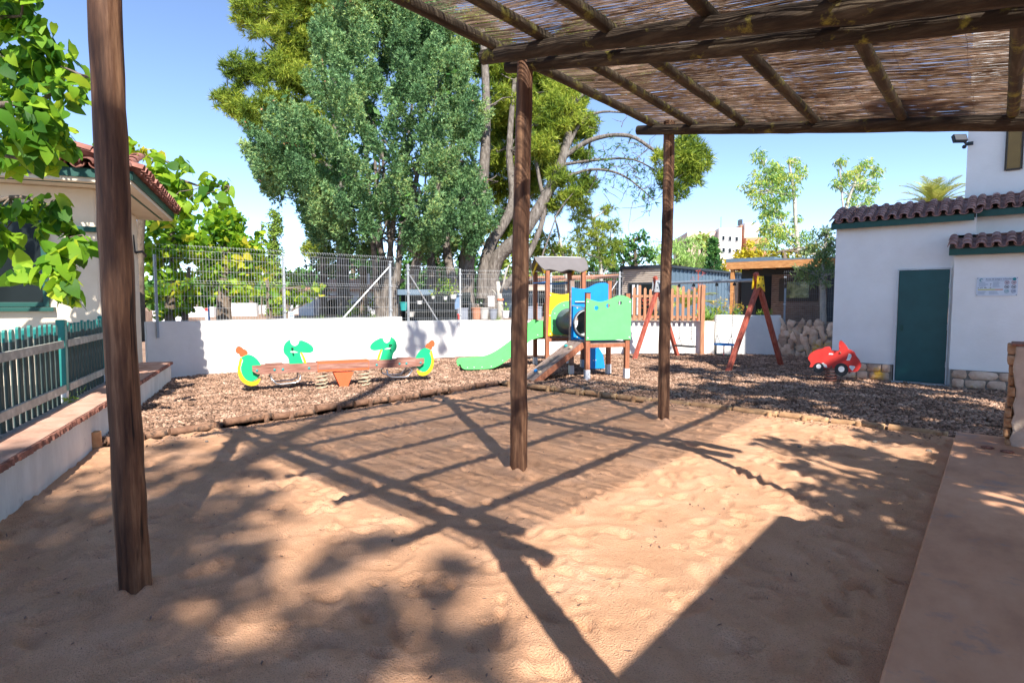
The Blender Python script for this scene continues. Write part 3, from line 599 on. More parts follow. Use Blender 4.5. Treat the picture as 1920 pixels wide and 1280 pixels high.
# ================================================================ HOUSE ON THE LEFT
hs = thing('house', 'cream rendered house with red tiled eaves and a dark green window at left', 'house', tuple(K0), AH)
m_ = MB(); m_.box(0, 2.86, 0, 7, -.2, 2.97); m_.build('wall', M['render_cream'], hs, bevel=.03)
m_ = MB(); m_.add([(-.5, -.5, 2.97), (3.35, -.5, 2.97), (3.35, 7.4, 2.97), (-.5, 7.4, 2.97), (-.5, -.5, 3.10), (3.35, -.5, 3.10), (3.35, 7.4, 3.10), (-.5, 7.4, 3.10)],
   [(3, 2, 1, 0), (4, 5, 6, 7), (0, 1, 5, 4), (1, 2, 6, 5), (2, 3, 7, 6), (3, 0, 4, 7)]); m_.build('soffit', M['render_cream'], hs)
m_ = MB()
m_.box(-.53, -.502, -.53, 7.4, 3.02, 3.13); m_.box(-.53, 3.38, -.53, -.502, 3.02, 3.13); m_.box(3.352, 3.38, -.502, 7.4, 3.02, 3.13); m_.build('fascia', M['fascia'], hs)
m_ = MB(); m_.box(-.36, -.33, -.36, 7, 2.962, 2.969); m_.box(-.33, 3.2, -.36, -.33, 2.962, 2.969); m_.build('soffit_strip', M['fascia'], hs)
def tiles(mb, o, al, upv, width, slope, tw=.2, ex=.3, r=.075, seg=7, phase=0):
    """barrel tiles: o lower corner, al unit along the eave, upv unit up the slope"""
    o = Vector(o); al = Vector(al).normalized(); upv = Vector(upv).normalized(); nz = al.cross(upv).normalized()
    if nz.z < 0: nz = -nz
    nc = int(width/tw+.5); nr = max(1, int(slope/ex+.5)); rr = random.Random(3)
    for c in range(nc):
        for k in range(nr):
            for kind in (0, 1):
                x = (c+.5*kind+.25)*tw+rr.uniform(-.006, .006); y0 = k*ex-(.05 if kind == 0 else .02)+rr.uniform(-.012, .012); y1 = (k+1)*ex+.045
                vs = []
                for y, rad, lift in ((y0, r*1.08, .018), (y1, r*.88, -.004)):
                    for q in (1, .84):
                        for i in range(seg+1):
                            a = PI*i/seg; hx = math.cos(a)*rad*q; hz = math.sin(a)*rad*q*.9
                            if kind: hz = -hz+.035; lz = 0
                            else: hz = hz+.03
                            vs.append(o+al*(x+hx)+upv*y+nz*(hz+lift))
                s1 = seg+1; fs = []
                for i in range(seg):
                    fs += [(i, i+1, 2*s1+i+1, 2*s1+i), (s1+i+1, s1+i, 3*s1+i, 3*s1+i+1), (i+1, i, s1+i, s1+i+1)]
                fs += [(0, 2*s1, 3*s1, s1), (seg, s1+seg, 3*s1+seg, 2*s1+seg)]
                mb.add(vs, fs)
m_ = MB(); sl = math.atan(.33)
tiles(m_, (-.58, -.5, 3.14), (0, 1, 0), (1, 0, .33), 7.6, 1.2); tiles(m_, (-.5, -.58, 3.14), (1, 0, 0), (0, 1, .33), 3.9, .9, ex=.3)
m_.build('roof_tiles', M['tile_red'], hs, smooth='auto')
m_ = MB(); m_.add([(-.5, -.5, 3.11), (3.35, -.5, 3.11), (3.35, 7.4, 3.11), (-.5, 7.4, 3.11), (1.42, 1.4, 3.72), (1.43, 5.5, 3.72)], [(0, 1, 4), (1, 2, 5, 4), (2, 3, 5), (3, 0, 4, 5)]); m_.build('roof', M['mortar'], hs)
wf = MB(); wf.box(-.05, .02, .56, .62, 1.38, 2.72); wf.box(-.05, .02, 1.9, 1.96, 1.38, 2.72); wf.box(-.05, .02, .62, 1.9, 1.38, 1.44); wf.box(-.05, .02, .62, 1.9, 2.66, 2.72); wf.box(-.04, .02, 1.23, 1.28, 1.44, 2.66)
wf = wf.build('window', M['fascia'], hs, bevel=.004); wg = MB(); wg.box(-.02, -.005, .62, 1.23, 1.44, 2.66); wg.box(-.02, -.005, 1.28, 1.9, 1.44, 2.66); wg.build('pane', M['glass_dark'], wf)
m_ = MB(); m_.box(-.10, .0, .50, 2.02, 1.32, 1.375); m_.build('sill', M['fascia'], wf, bevel=.004)
m_ = MB(); m_.box(-.06, .0, -.0, .42, 2.38, 2.45); m_.build('bracket', M['fascia'], hs, bevel=.004)
m_ = MB(); m_.tube([(2.5, -.02, 2.3), (2.62, -.10, 2.33), (2.80, -.12, 2.28), (2.9, -.1, 2.26)], .022, 8); m_.tube([(2.45, -.005, 2.6), (2.45, -.02, 2.3), (2.5, -.02, 2.3)], .012, 6); m_.build('pipe', M['black_plastic'], hs)

# ================================================================ WHITE BUILDING ON THE RIGHT
wb = thing('outbuilding', 'white rendered building with clay tile roofs and a dark green door at right', 'building', (.97, 8.45, 0))
m_ = MB()
def ub(mb, x0, x1, y0, y1, z0, z1): mb.box(x0, x1, y0, y1, z0, z1)
# ground floor with the door opening between x 1.03 and 1.80
m_.plate([(0, .3), (1.02, .3), (1.02, 2.03), (1.80, 2.03), (1.80, 0), (2.1, 0), (2.1, 2.86), (0, 2.86)], 6, (0, 3, 0), (1, 0, 0), (0, 0, 1))
ub(m_, 1.84, 8, -.24, -.001, .3, 2.22); ub(m_, 2.1, 8, .25, 6, .3, 3.05); ub(m_, 2.1, 8, -.001, .249, .3, 2.5)
ub(m_, 1.9, 8, .7, 6, 3.05, 6.2)
m_.build('wall', M['render_bldg'], wb)
m_ = MB(); ub(m_, -.03, 1.0, -.035, .3, -.2, .30); m_.build('stone_base', M['stone_joint'], wb)
m_ = MB(); ub(m_, 1.86, 8, -.28, .0, -.2, .30); m_.build('stone_base', M['stone_joint'], wb)
rr = random.Random(8)
for xa, xb, yy in ((-.02, .98, -.05), (1.88, 4.2, -.29)):
    m_ = MB()
    for row in range(2):
        x = xa
        while x < xb-.05:
            w = min(rr.uniform(.18, .42), xb-x); h = .14
            k0 = len(m_.v); m_.ball((0, 0, 0), 1, (1, 1, 1), 10, 6); ph = rr.uniform(0, 6)
            for i in range(k0, len(m_.v)):
                px, py, pz = m_.v[i]; q = 1+.06*math.sin(px*4+ph)+.06*math.cos(pz*5+ph*2)
                m_.v[i] = (x+w/2+math.copysign(abs(px)**.45, px)*w*.49*q, yy+.02+py*.035, .075+row*.15+math.copysign(abs(pz)**.45, pz)*h*.52*q)
            x += w
    m_.build('base_stones', M['stone'], wb, smooth=True)
# door
dr = MB(); dr.box(1.045, 1.775, -.035, .01, .02, 2.0); dr = dr.build('door', M['green_door'], wb, bevel=.004)
m_ = MB(); m_.box(1.02, 1.04, -.045, .05, .0, 2.03); m_.box(1.78, 1.80, -.045, .05, .0, 2.03); m_.box(1.04, 1.78, -.045, .05, 2.005, 2.03); m_.build('frame', M['galv'], dr)
m_ = MB(); m_.box(1.10, 1.135, -.06, -.036, .92, 1.03); m_.build('lock', M['fascia'], dr, bevel=.004)
m_ = MB()
for z in (.35, 1.0, 1.72): m_.tube([(1.782, -.05, z-.05), (1.782, -.05, z+.05)], .009, 6)
m_.build('hinge', M['galv'], dr)
m_ = MB(); m_.box(1.0, 1.86, -.12, .0, -.1, .012); m_.build('threshold', M['concrete'], wb)
# roofs: fascia boards, tiles, mortar
def broof(x0, x1, y0, z0, slope, rise, lab):
    run = slope; e = MB(); e.box(x0, x1, y0, y0+.025, z0-.03, z0+.075); e.box(x0, x1, y0+.026, y0+.22, z0-.012, z0+.012); e.build('fascia', M['fascia'], wb)
    u = Vector((0, 1, rise)).normalized(); t = MB(); t.add([(x0, y0-.0, z0+.078), (x1, y0, z0+.078), (x1, y0+run, z0+.078+run*rise), (x0, y0+run, z0+.078+run*rise), (x0, y0+run, z0), (x1, y0+run, z0)],
        [(0, 1, 2, 3), (0, 3, 4), (1, 5, 2), (3, 2, 5, 4)]); t.build('roof', M['mortar'], wb)
    t = MB(); tiles(t, (x0+.0, y0-.02, z0+.085), (1, 0, 0), u, x1-x0, run*math.sqrt(1+rise*rise), tw=.185, ex=.135, r=.062); o = t.build('roof_tiles', M['tile'], wb, smooth='auto')
    t = MB(); t.box(x0-.01, x1, y0+run+.0, y0+run+.05, z0, z0+.12+run*rise); t.build('roof_edge', M['brick_edge'], wb)
broof(-.06, 2.07, -.17, 2.83, .78, .42, 0); broof(2.10, 8.0, .02, 2.90, .66, .42, 0); broof(1.77, 8.0, -.42, 2.245, .42, .5, 0)
# upstairs shutter
m_ = MB(); m_.box(2.45, 2.63, .66, .70, 3.72, 4.7); s_ = m_.build('shutter', M['shutter_wood'], wb)
m_ = MB(); m_.box(2.42, 2.447, .65, .70, 3.70, 4.72); m_.box(2.633, 2.66, .65, .70, 3.70, 4.72); m_.box(2.447, 2.633, .65, .70, 3.69, 3.718); m_.build('frame', M['olive_dark'], s_)
# floodlight on the corner
fl = thing('floodlight', 'small floodlight on an arm at the corner of the upper white wall', 'floodlight', (2.86, 9.10, 4.24))
m_ = MB(); m_.tube([(.0, .05, 0), (-.02, -.06, -.0), (-.04, -.14, .03)], .018, 8); m_.box(-.03, .09, .03, .05, -.03, .03); m_.ball((-.03, -.09, -.07), .035, (1, 1, 1)); m_.build('bracket', M['dark_metal'], fl)
Rt = Matrix.Translation((-.09, -.2, .07)) @ Matrix.Rotation(R(35), 4, 'Z') @ Matrix.Rotation(R(-25), 4, 'X')
m_ = MB(); m_.box(-.11, .11, -.02, .05, -.07, .07, Rt); h_ = m_.build('lamp_head', M['dark_metal'], fl, bevel=.006)
m_ = MB(); m_.box(-.095, .095, -.026, -.021, -.055, .055, Rt); m_.build('lens', plain('lens', (.55, .45, .34), rough=.2), h_)
# information sign
sg = thing('information_sign', 'white information sign with small blue text and round pictograms on the right wall', 'sign', (3.12, 8.204, 1.54))
SW, SH = .52, .30
m_ = MB(); m_.box(0, SW, -.008, 0, 0, SH); m_.build('panel', M['sign_white'], sg)
def text(s, x, z, size, m, parent, y=-.0105, name='lettering', rot=(PI/2, 0, 0), align='LEFT'):
    c = bpy.data.curves.new('txt', 'FONT'); c.body = s; c.size = size; c.extrude = .0006; c.align_x = align
    o = bpy.data.objects.new('txt', c); COL.objects.link(o); dg = bpy.context.evaluated_depsgraph_get(); me = bpy.data.meshes.new_from_object(o.evaluated_get(dg))
    bpy.data.objects.remove(o); q = link(name, me, m, parent); q.location = (x, y, z); q.rotation_euler = rot; return q
text('Area de juegos infantiles', .115, .262, .034, M['ink_blue'], sg)
def sbox(x0, x1, z0, z1, m, name): b_ = MB(); b_.box(x0, x1, -.0105, -.0082, z0, z1); return b_.build(name, m, sg)
b_ = MB(); rr = random.Random(2)
for x0, x1, z0, z1 in ((.03, .15, .15, .225), (.21, .31, .135, .225), (.02, .145, .03, .075), (.165, .29, .03, .075)):
    z = z1
    while z > z0: b_.box(x0, x1-rr.uniform(0, .04), -.0105, -.0082, z-.005, z); z -= .0135
b_.box(.115, .40, -.0105, -.0082, .243, .248); b_.build('text_lines', M['ink_grey'], sg)
b_ = MB()
for x, z, w in ((.02, .125, .012), (.045, .125, .012), (.065, .13, .016), (.10, .13, .03), (.175, .19, .016), (.175, .165, .01), (.172, .125, .018)): b_.box(x, x+w, -.0105, -.0082, z, z+.009)
b_.build('pictures', M['ink_black'], sg)
sbox(.02, .24, .095, .112, M['ink_yellow'], 'colour_bar'); sbox(.2405, .34, .095, .110, M['ink_orange'], 'colour_bar')
for i, (x, z, mm) in enumerate(((.385, .215, 'ink_red'), (.47, .215, 'ink_red'), (.385, .145, 'ink_black'), (.47, .145, 'ink_black'), (.385, .075, 'ink_teal'), (.47, .075, 'ink_blue'))):
    b_ = MB(); b_.plate(circle(x, z, .030, 24), .002, (0, -.0095, 0), (1, 0, 0), (0, 0, 1), holes=[circle(x, z, .025, 24)])
    if i < 4: b_.beam((x-.018, -.0096, z+.018), (x+.018, -.0096, z-.018), .002, .004)
    r_ = b_.build('pictogram', M[mm], sg)
    b_ = MB(); b_.box(x-.014, x+.014, -.0102, -.0083, z-.006, z+.005); b_.box(x-.012, x-.006, -.0101, -.0083, z-.015, z-.006); b_.box(x+.006, x+.012, -.0101, -.0083, z-.015, z-.006); b_.box(x+.008, x+.018, -.0101, -.0083, z+.005, z+.013)
    b_.build('figure', M['ink_black' if i < 4 else mm], r_)
b_ = MB(); b_.plate(circle(.475, .268, .024, 24), .002, (0, -.0095, 0), (1, 0, 0), (0, 0, 1)); b_.build('emblem', M['ink_teal'], sg)
b_ = MB(); b_.plate(circle(.06, .258, .025, 24, .4, 5.4)+circle(.062, .256, .015, 16, 5.2, .6), .002, (0, -.0095, 0), (1, 0, 0), (0, 0, 1)); b_.build('emblem', M['ink_teal'], sg)
b_ = MB()
for x in (.012, SW-.012):
    for z in (.012, SH-.012): b_.lathe([(.0001, -.013), (.006, -.012), (.006, -.0085)], (x, 0, z), 8, 'y')
b_.build('screws', M['ink_black'], sg)
# plastered pillar at the right edge
pl = thing('pillar', 'short beige plastered pillar with a broken brick edge at the right end of the slab', 'pillar', (3.52, 3.46, 0))
m_ = MB(); nz_ = 14; vs = []; fs = []; rr = random.Random(4)
for k in range(nz_+1):
    z = -.1+1.13*k/nz_; j = lambda: rr.uniform(-.018, .018)
    vs += [(.03+j(), -.42+j()*.3, z), (.4, -.42+j()*.3, z), (.4, .0, z), (.03+j()*.5, .0, z)]
for k in range(nz_):
    for j in range(4): fs.append((k*4+j, k*4+(j+1) % 4, k*4+4+(j+1) % 4, k*4+4+j))
fs += [(3, 2, 1, 0), tuple(nz_*4+j for j in range(4))]; m_.add(vs, fs); m_.build('plaster', M['plaster_beige'], pl, bevel=.015)
m_ = MB()
for k in range(11):
    z = -.05+k*.1; w = rr.uniform(.02, .05); m_.box(-.02+rr.uniform(-.012, .012), w, -.40+rr.uniform(-.02, .02), -.01, z, z+.09)
m_.build('bricks', M['raw_brick'], pl, bevel=.012)
m_ = MB(); m_.box(.0, .42, -.43, .01, 1.033, 1.055); m_.build('cap', M['brick_edge'], pl, bevel=.006)

# ================================================================ WIRE FENCES
def wire_fence(name, a, b, z0, h, label, group=None, posts=(), pairs=(0.0, .5, .97), dark=False, top=None, vs_=.055, brace=None, posth=None, fold=.06):
    A = Vector((*a, 0)); Bv = Vector((*b, 0)); L = (Bv-A).length; ang = math.atan2(Bv.y-A.y, Bv.x-A.x)
    root = thing(name, label, 'wire fence', (a[0], a[1], z0), ang, group); w = MB(); n = int(L/vs_); m = M['wire_dark' if dark else 'wire']; rw = .0023
    hz = lambda x: h if top is None else h+(top-h)*x/L
    for i in range(n+1):
        x = i*L/n; H_ = hz(x)
        w.tube([(x, 0, 0), (x, 0, H_*pairs[1]-.05), (x, -fold, H_*pairs[1]), (x, 0, H_*pairs[1]+.05), (x, 0, H_-.11), (x, -fold, H_-.06), (x, 0, H_)], rw, 4, caps=False)
    wires = [.02, .17*h, .33*h, pairs[1]*h-.05, pairs[1]*h+.05, .66*h, .82*h, h-.11, h-.02]
    for z in wires: w.tube([(0, .004, z), (L, .004, z*(top or h)/h)], rw*1.15, 4, caps=False)
    w.tube([(0, -fold, pairs[1]*h), (L, -fold, pairs[1]*(top or h))], rw*1.15, 4, caps=False)
    w.build('mesh_panel', m, root)
    for x in posts:
        p = MB(); p.box(x-.022, x+.022, .01, .055, -.1, (posth or hz(x)+.02)); p = p.build('post', M['galv' if not dark else 'grey_tube'], root, bevel=.004)
        c = MB(); 
        for z in (.15, .5*h, .9*h): c.box(x-.035, x+.035, -.008, .012, z, z+.03)
        c.build('clamp', M['galv'], p)
    for (x0, x1, zt) in (brace or ()):
        p = MB(); p.tube([(x0, .03, zt), (x1, .03, 0)], .018, 8); p.build('brace', M['galv'], root)
    return root
wf1 = wire_fence('wire_fence', (-8.68, -.02), (-7.9, 5.05), 1.07, 1.46, 'galvanised wire mesh fence on top of the sunlit white wall behind the seesaw', posts=(2.42, 4.98), brace=((4.95, 3.75, 1.2),), posth=1.3, vs_=.056)
m_ = MB(); m_.box(.02, .06, .0, .05, -.3, 1.25); m_.build('post', M['grey_tube'], wf1)
m_ = MB(); m_.box(2.48, 2.60, -.02, -.012, .02, .17); sp = m_.build('small_plate', M['sign_white'], wf1); m_ = MB(); m_.box(2.495, 2.545, -.024, -.0205, .05, .09); m_.box(2.55, 2.585, -.024, -.0205, .05, .09); m_.box(2.5, 2.58, -.024, -.0205, .11, .14); m_.build('print', M['ink_grey'], sp)
wire_fence('wire_fence', (-7.86, 5.3), (-7.66, 6.93), .95, 1.40, 'wire mesh fence panel with a diagonal brace in front of the plant shelves', posts=(.1,), brace=((.15, 1.0, 1.15),))
wire_fence('wire_fence', (-7.62, 6.98), (-6.1, 8.94), .93, 1.36, 'wire mesh fence panel in front of the big pine trunks', posts=(0.0,))
wire_fence('wire_fence', (-6.08, 8.97), (-4.8, 10.62), .91, 1.36, 'wire mesh fence panel behind the play tower roof', posts=(.0, 2.02), brace=((1.95, 1.2, 1.1),))
wf4 = wire_fence('wire_fence', (-1.05, 12.72), (.95, 12.62), .45, 1.82, 'darker wire mesh fence standing on the rubble stone wall', posts=(0.02,), dark=True, vs_=.05, posth=1.35)
ss = MB(); ss.box(1.32, 1.62, -.05, -.035, 1.45, 1.67); ss = ss.build('warning_sign', M['sign_white'], wf4); s2 = MB(); s2.box(1.34, 1.60, -.056, -.051, 1.50, 1.65); s2.build('print', M['sign_orange'], ss)
# brown picket gate panel in front of the palm
pf = thing('picket_fence', 'brown wooden picket fence on the low white wall behind the swings', 'picket fence', (-4.52, 10.68, .9), math.atan2(1.16, 1.98))
m_ = MB(); m_.box(0, 1.9, -.045, -.02, .08, .15); m_.box(0, 1.9, -.045, -.02, .66, .73); m_.build('rail', M['picketwood'], pf, bevel=.004)
for i in range(13):
    x = .06+i*.147; h = .93+.06*math.sin(i*1.7)
    m_ = MB(); m_.plate([(-.036, 0), (.036, 0), (.036, h-.03), (0, h), (-.036, h-.03)], .02, (0, 0, 0), (1, 0, 0), (0, 0, 1)); p = m_.build('picket', M['picketwood'], pf, bevel=.002); p.location = (x, -.06, .02)
m_ = MB(); m_.box(1.86, 1.96, -.12, -.02, -1.0, 1.0); m_.build('post', M['picketwood'], pf, bevel=.006)
# ================================================================ SEESAW
SS = thing('seesaw', 'spring seesaw with green dragon shaped boards and an orange centre bracket', 'seesaw', (-5.19, 1.64, -.05), R(65.9)); SS.scale = (.966, 1, 1)
m_ = MB()
ol = [(-1.47, .44), (-1.47, .355), (-1.39, .30), (1.39, .30), (1.47, .355), (1.47, .44)]
m_.plate(ol, .04, (0, -.065, .04), (1, 0, 0), (0, 0, 1)); m_.plate(ol, .04, (0, .065, .04), (1, 0, 0), (0, 0, 1)); m_.build('beam', M['seesawwood'], SS, bevel=.006)
m_ = MB()
for s in (-1, 1): m_.plate([(-.44, .292), (.44, .292), (.44, .45), (-.44, .45)], .004, (0, s*.090, .04), (1, 0, 0), (0, 0, 1))
m_.box(-.44, .44, -.093, .093, .492, .497); m_.box(-.44, .44, -.087, .087, .325, .331)
m_.build('centre_sleeve', M['orange_metal'], SS)
m_ = MB(); m_.box(-.43, .43, -.0945, -.0925, .365, .46); m_.build('sleeve_inlay', M['seesawwood'], SS)
m_ = MB()
for s in (-1, 1): m_.plate([(-.17, .30), (.17, .30), (.035, -.02), (-.035, -.02)], .012, (0, s*.07, .0), (1, 0, 0), (0, 0, 1))
m_.plate([(-.12, -.1), (.12, -.1), (.07, .02), (.10, .0), (0, .14), (-.10, .0), (-.07, .02)], .04, (0, 0, 0), (1, 0, 0), (0, 0, 1)); m_.build('bracket', M['orange_metal'], SS, bevel=.004)
for s in (-1, 1):
    m_ = MB(); m_.tube([(s*.37+.10*math.cos(a), .10*math.sin(a), .02+.26*a/(2*PI*4.2)) for a in np.linspace(0, 2*PI*4.2, 90)], .011, 8); m_.build('spring', M['cream_metal'], SS, smooth=True)
def side(s):
    def X(pts):
        out = []
        for x, z in pts:
            if z > .42 and x > -1.05: x = -.78+(x+.78)*.88; z = .42+(z-.42)*.84
            elif x < -1.28 and z < .5: x = -1.45+(x+1.45)*.84; z = .37+(z-.37)*.9
            elif x < -1.28: x = -1.45+(x+1.45)*.80; z = .487+(z-.5)*.76
            out.append((s*x, z))
        return out
    P_ = lambda mb, pts, t, y, holes=(): mb.plate(X(pts), t, (0, y, 0), (1, 0, 0), (0, 0, 1), holes=[X(h) for h in holes])
    # head board: snout towards the middle, eye socket notch on top
    head = smoothline([(-.90, .47), (-.92, .60), (-.99, .70), (-1.0, .80), (-.96, .90), (-.88, .965)], 5, False)+smoothline([(-.875, .93), (-.855, .87), (-.80, .835), (-.745, .855), (-.715, .91), (-.715, .935)], 5, False)[1:]+smoothline([(-.66, .94), (-.54, .88), (-.46, .80), (-.455, .73), (-.52, .69), (-.62, .695), (-.70, .70), (-.68, .60), (-.64, .47)], 5, False)
    m_ = MB(); P_(m_, head, .022, 0, [[(-.88, .735), (-.80, .735), (-.73, .705), (-.80, .70), (-.87, .71)]]); hd = m_.build('dragon_head', M['dino_green'], SS)
    m_ = MB(); P_(m_, smoothline([(-.70, .70), (-.665, .62), (-.62, .47), (-.585, .47), (-.61, .58), (-.665, .70)], 4), .021, .0005); m_.build('belly_edge', M['yellow_hdpe'], hd)
    m_ = MB(); m_.tube([(s*-.84, -.14, .735), (s*-.84, .14, .735)], .014, 8); m_.build('handle', M['black_plastic'], hd)
    tail = smoothline([(-1.67, .66), (-1.56, .72), (-1.44, .68), (-1.33, .55), (-1.30, .40), (-1.36, .28), (-1.48, .21), (-1.58, .24), (-1.66, .36), (-1.67, .50), (-1.64, .60)], 5)
    m_ = MB(); P_(m_, tail, .024, 0); tl = m_.build('dragon_tail', M['dino_green'], SS)
    m_ = MB(); P_(m_, smoothline([(-1.69, .66), (-1.73, .50), (-1.725, .34), (-1.66, .21), (-1.52, .13), (-1.38, .15), (-1.33, .25), (-1.45, .20), (-1.58, .235), (-1.665, .36), (-1.68, .50), (-1.655, .62)], 5), .02, .0); m_.build('tail_edge', M['yellow_hdpe'], tl)
    m_ = MB(); P_(m_, [(-1.58+(x+1.58)*.72, .71+(z-.71)*.72) for x, z in smoothline([(-1.84, .90), (-1.78, .975), (-1.70, .95), (-1.64, .89), (-1.58, .86), (-1.53, .78), (-1.57, .71), (-1.66, .66), (-1.74, .685), (-1.76, .75), (-1.83, .79)], 5)], .02, .0); m_.build('tail_tip', M['orange_hdpe'], tl)
    m_ = MB(); m_.plate([(s*a, b) for a, b in ((-1.27, .483), (-1.25, .497), (-1.0, .497), (-.98, .483))], .18, (0, 0, 0), (1, 0, 0), (0, 0, 1)); m_.build('seat', M['seesawwood'], SS)
    m_ = MB()
    for y in (-.20, .20):
        m_.tube([(s*-1.18, y*.6, .31), (s*-1.20, y, .28), (s*-1.12, y, .185), (s*-1.06, y, .175), (s*-.82, y, .185), (s*-.745, y, .22), (s*-.735, y, .29), (s*-.75, y*.6, .31)], .014, 8)
    m_.build('foot_rest', M['steel'], SS, smooth=True)
    m_ = MB()
    for x in (-1.40, -1.13, -1.0, -.58):
        for y in (-.087, .087): m_ = MB(); m_.ball((s*x, y, .40), .022, (1, .5, 1), 8, 5); m_.build('bolt_cap', M['teal_bucket'], SS)
side(1); side(-1)

# ================================================================ PLAY TOWER
UA = math.atan2(.82, .57); PT = thing('play_tower', 'wooden play tower with a green slide, crawl tube, climbing ramp and coloured panels', 'play structure', (-2.41, 5.0, 0), UA)
# local x = along the panels (to the right), local y = away from the camera
def ppost(x, y, z1, m='playwood', base=True, w=.085):
    b_ = MB(); b_.box(x-w/2, x+w/2, y-w/2, y+w/2, .12 if base else -.05, z1); p = b_.build('post', M[m], PT, bevel=.006)
    if base: b_ = MB(); b_.box(x-w/2-.004, x+w/2+.004, y-w/2-.004, y+w/2+.004, -.1, .19); b_.build('metal_shoe', M['white_plastic'], p, bevel=.003)
    b_ = MB(); b_.box(x-w/2-.003, x+w/2+.003, y-w/2-.003, y+w/2+.003, z1, z1+.012); b_.build('cap', M['black_plastic'], p)
for x in (0, .80):
    ppost(x, 0, 1.60); ppost(x, .80, 1.86, 'oldwood' if x == 0 else 'playwood')
TX0, TX1, TY0, TY1 = -.16, .66, 1.80, 2.62
for x in (TX0, TX1):
    for y in (TY0, TY1): ppost(x, y, 2.10)
def rail(a, b, w, h, m='playwood', name='rail'): b_ = MB(); b_.beam(a, b, w, h); return b_.build(name, M[m], PT, bevel=.004)
b_ = MB(); b_.box(.0, .80, .0, .80, .66, .70); b_.build('platform', M['oldwood'], PT, bevel=.004)
rail((.0, -.0, .63), (.80, 0, .63), .04, .07); rail((0, .80, .63), (.80, .80, .63), .04, .07); rail((.80, .0, .63), (.80, .8, .63), .04, .07)
b_ = MB(); b_.box(TX0, TX1, TY0, TY1, .66, .70); b_.build('platform', M['oldwood'], PT, bevel=.004)
rail((TX0, TY0, .63), (TX1, TY0, .63), .04, .07); rail((TX0, TY1, .63), (TX1, TY1, .63), .04, .07)
def screws(pts, y, parent, d=-1, r=.016, m='white_plastic'):
    b_ = MB()
    for x, z in pts: b_.ball((x, y, z), r, (1, .55, 1), 8, 5)
    return b_.build('screw_caps', M[m], parent)
# green front panel with three holes
wave = lambda x0, x1, za, zb, zc: smoothline([(x0, za), (x0+(x1-x0)*.3, zb), (x0+(x1-x0)*.75, zc), (x1, za+.02)], 8, False)
top = smoothline([(-.05, 1.505), (.08, 1.47), (.22, 1.445), (.38, 1.475), (.58, 1.555), (.72, 1.55), (.85, 1.49)], 6, False)
b_ = MB(); b_.plate([(-.05, .74), (.85, .74)]+list(reversed(top)), .02, (0, -.055, 0), (1, 0, 0), (0, 0, 1), holes=[circle(.15, 1.33, .042, 18), circle(.38, 1.37, .040, 18), circle(.62, 1.42, .042, 18)])
gp = b_.build('green_panel', M['green_hdpe'], PT); screws([(-.02, .78), (.82, .78), (-.02, 1.44), (.82, 1.44)], -.068, gp)
# blue panel on the far side of the low platform, ring where the tube ends
top = smoothline([(-.02, 1.73), (.14, 1.70), (.30, 1.71), (.50, 1.80), (.68, 1.82), (.76, 1.79)], 6, False)
b_ = MB(); b_.plate([(-.02, .70), (.06, .69), (.12, .70), (.76, .70)]+list(reversed(top)), .02, (0, .755, 0), (1, 0, 0), (0, 0, 1), holes=[circle(.29, 1.02, .29, 28)])
bp = b_.build('blue_panel', M['blue_hdpe'], PT); screws([(.10, 1.32), (.45, 1.33), (.10, .74), (.62, .9)], .742, bp)
# slanting lower blue panel on the far right, its foot in the bark
b_ = MB(); b_.plate(smoothline([(.62, .62), (.84, .62), (.90, .47), (1.0, .32), (1.05, .02), (.62, .02)], 1), .02, (0, 1.5, 0), (1, 0, 0), (0, 0, 1)); bl = b_.build('blue_skirt', M['blue_hdpe'], PT); screws([(.78, .20), (.83, .20)], 1.488, bl, r=.014)
# yellow panel with green ring and the ribbed crawl tube
top = smoothline([(TX0+.04, 1.64), (.0, 1.615), (.14, 1.60), (.28, 1.615), (.45, 1.68), (TX1-.04, 1.64)], 6, False)
b_ = MB(); b_.plate([(TX0+.0, .72), (TX1+.0, .72)]+list(reversed(top)), .02, (0, TY0-.055, 0), (1, 0, 0), (0, 0, 1), holes=[circle(.29, 1.02, .29, 28)])
yp = b_.build('yellow_panel', M['yellow_hdpe'], PT); screws([(TX0+.05, .76), (TX0+.05, 1.58), (TX0+.04, 1.15)], TY0-.068, yp)
rg = circle(.29, 1.03, .43, 36); rg = [(max(TX0+.06, x), max(.735, z)) for x, z in rg]
b_ = MB(); b_.plate(rg, .016, (0, TY0-.074, 0), (1, 0, 0), (0, 0, 1), holes=[circle(.29, 1.02, .285, 28)]); gr = b_.build('green_ring', M['green_hdpe'], PT)
screws([(.29+.35*math.cos(a), 1.03+.35*math.sin(a)) for a in np.linspace(.3, 2*PI+.3, 8, endpoint=False)], TY0-.085, gr, r=.013)
prof = []; y = .70
while y < 1.80: prof += [(.272, y), (.290, y+.012), (.290, y+.024), (.272, y+.036)]; y += .038
b_ = MB(); b_.lathe(prof, (.29, 0, 1.02), 32, 'y'); tb = b_.build('crawl_tube', M['tube_grey'], PT, smooth='auto'); b_ = MB(); b_.lathe([(r-.02, y) for r, y in prof], (.29, 0, 1.02), 32, 'y'); b_.build('tube_inside_lit', M['tube_inner_lit'], tb, smooth='auto')  # inner shell is the same tube, coloured paler for light on its ribs
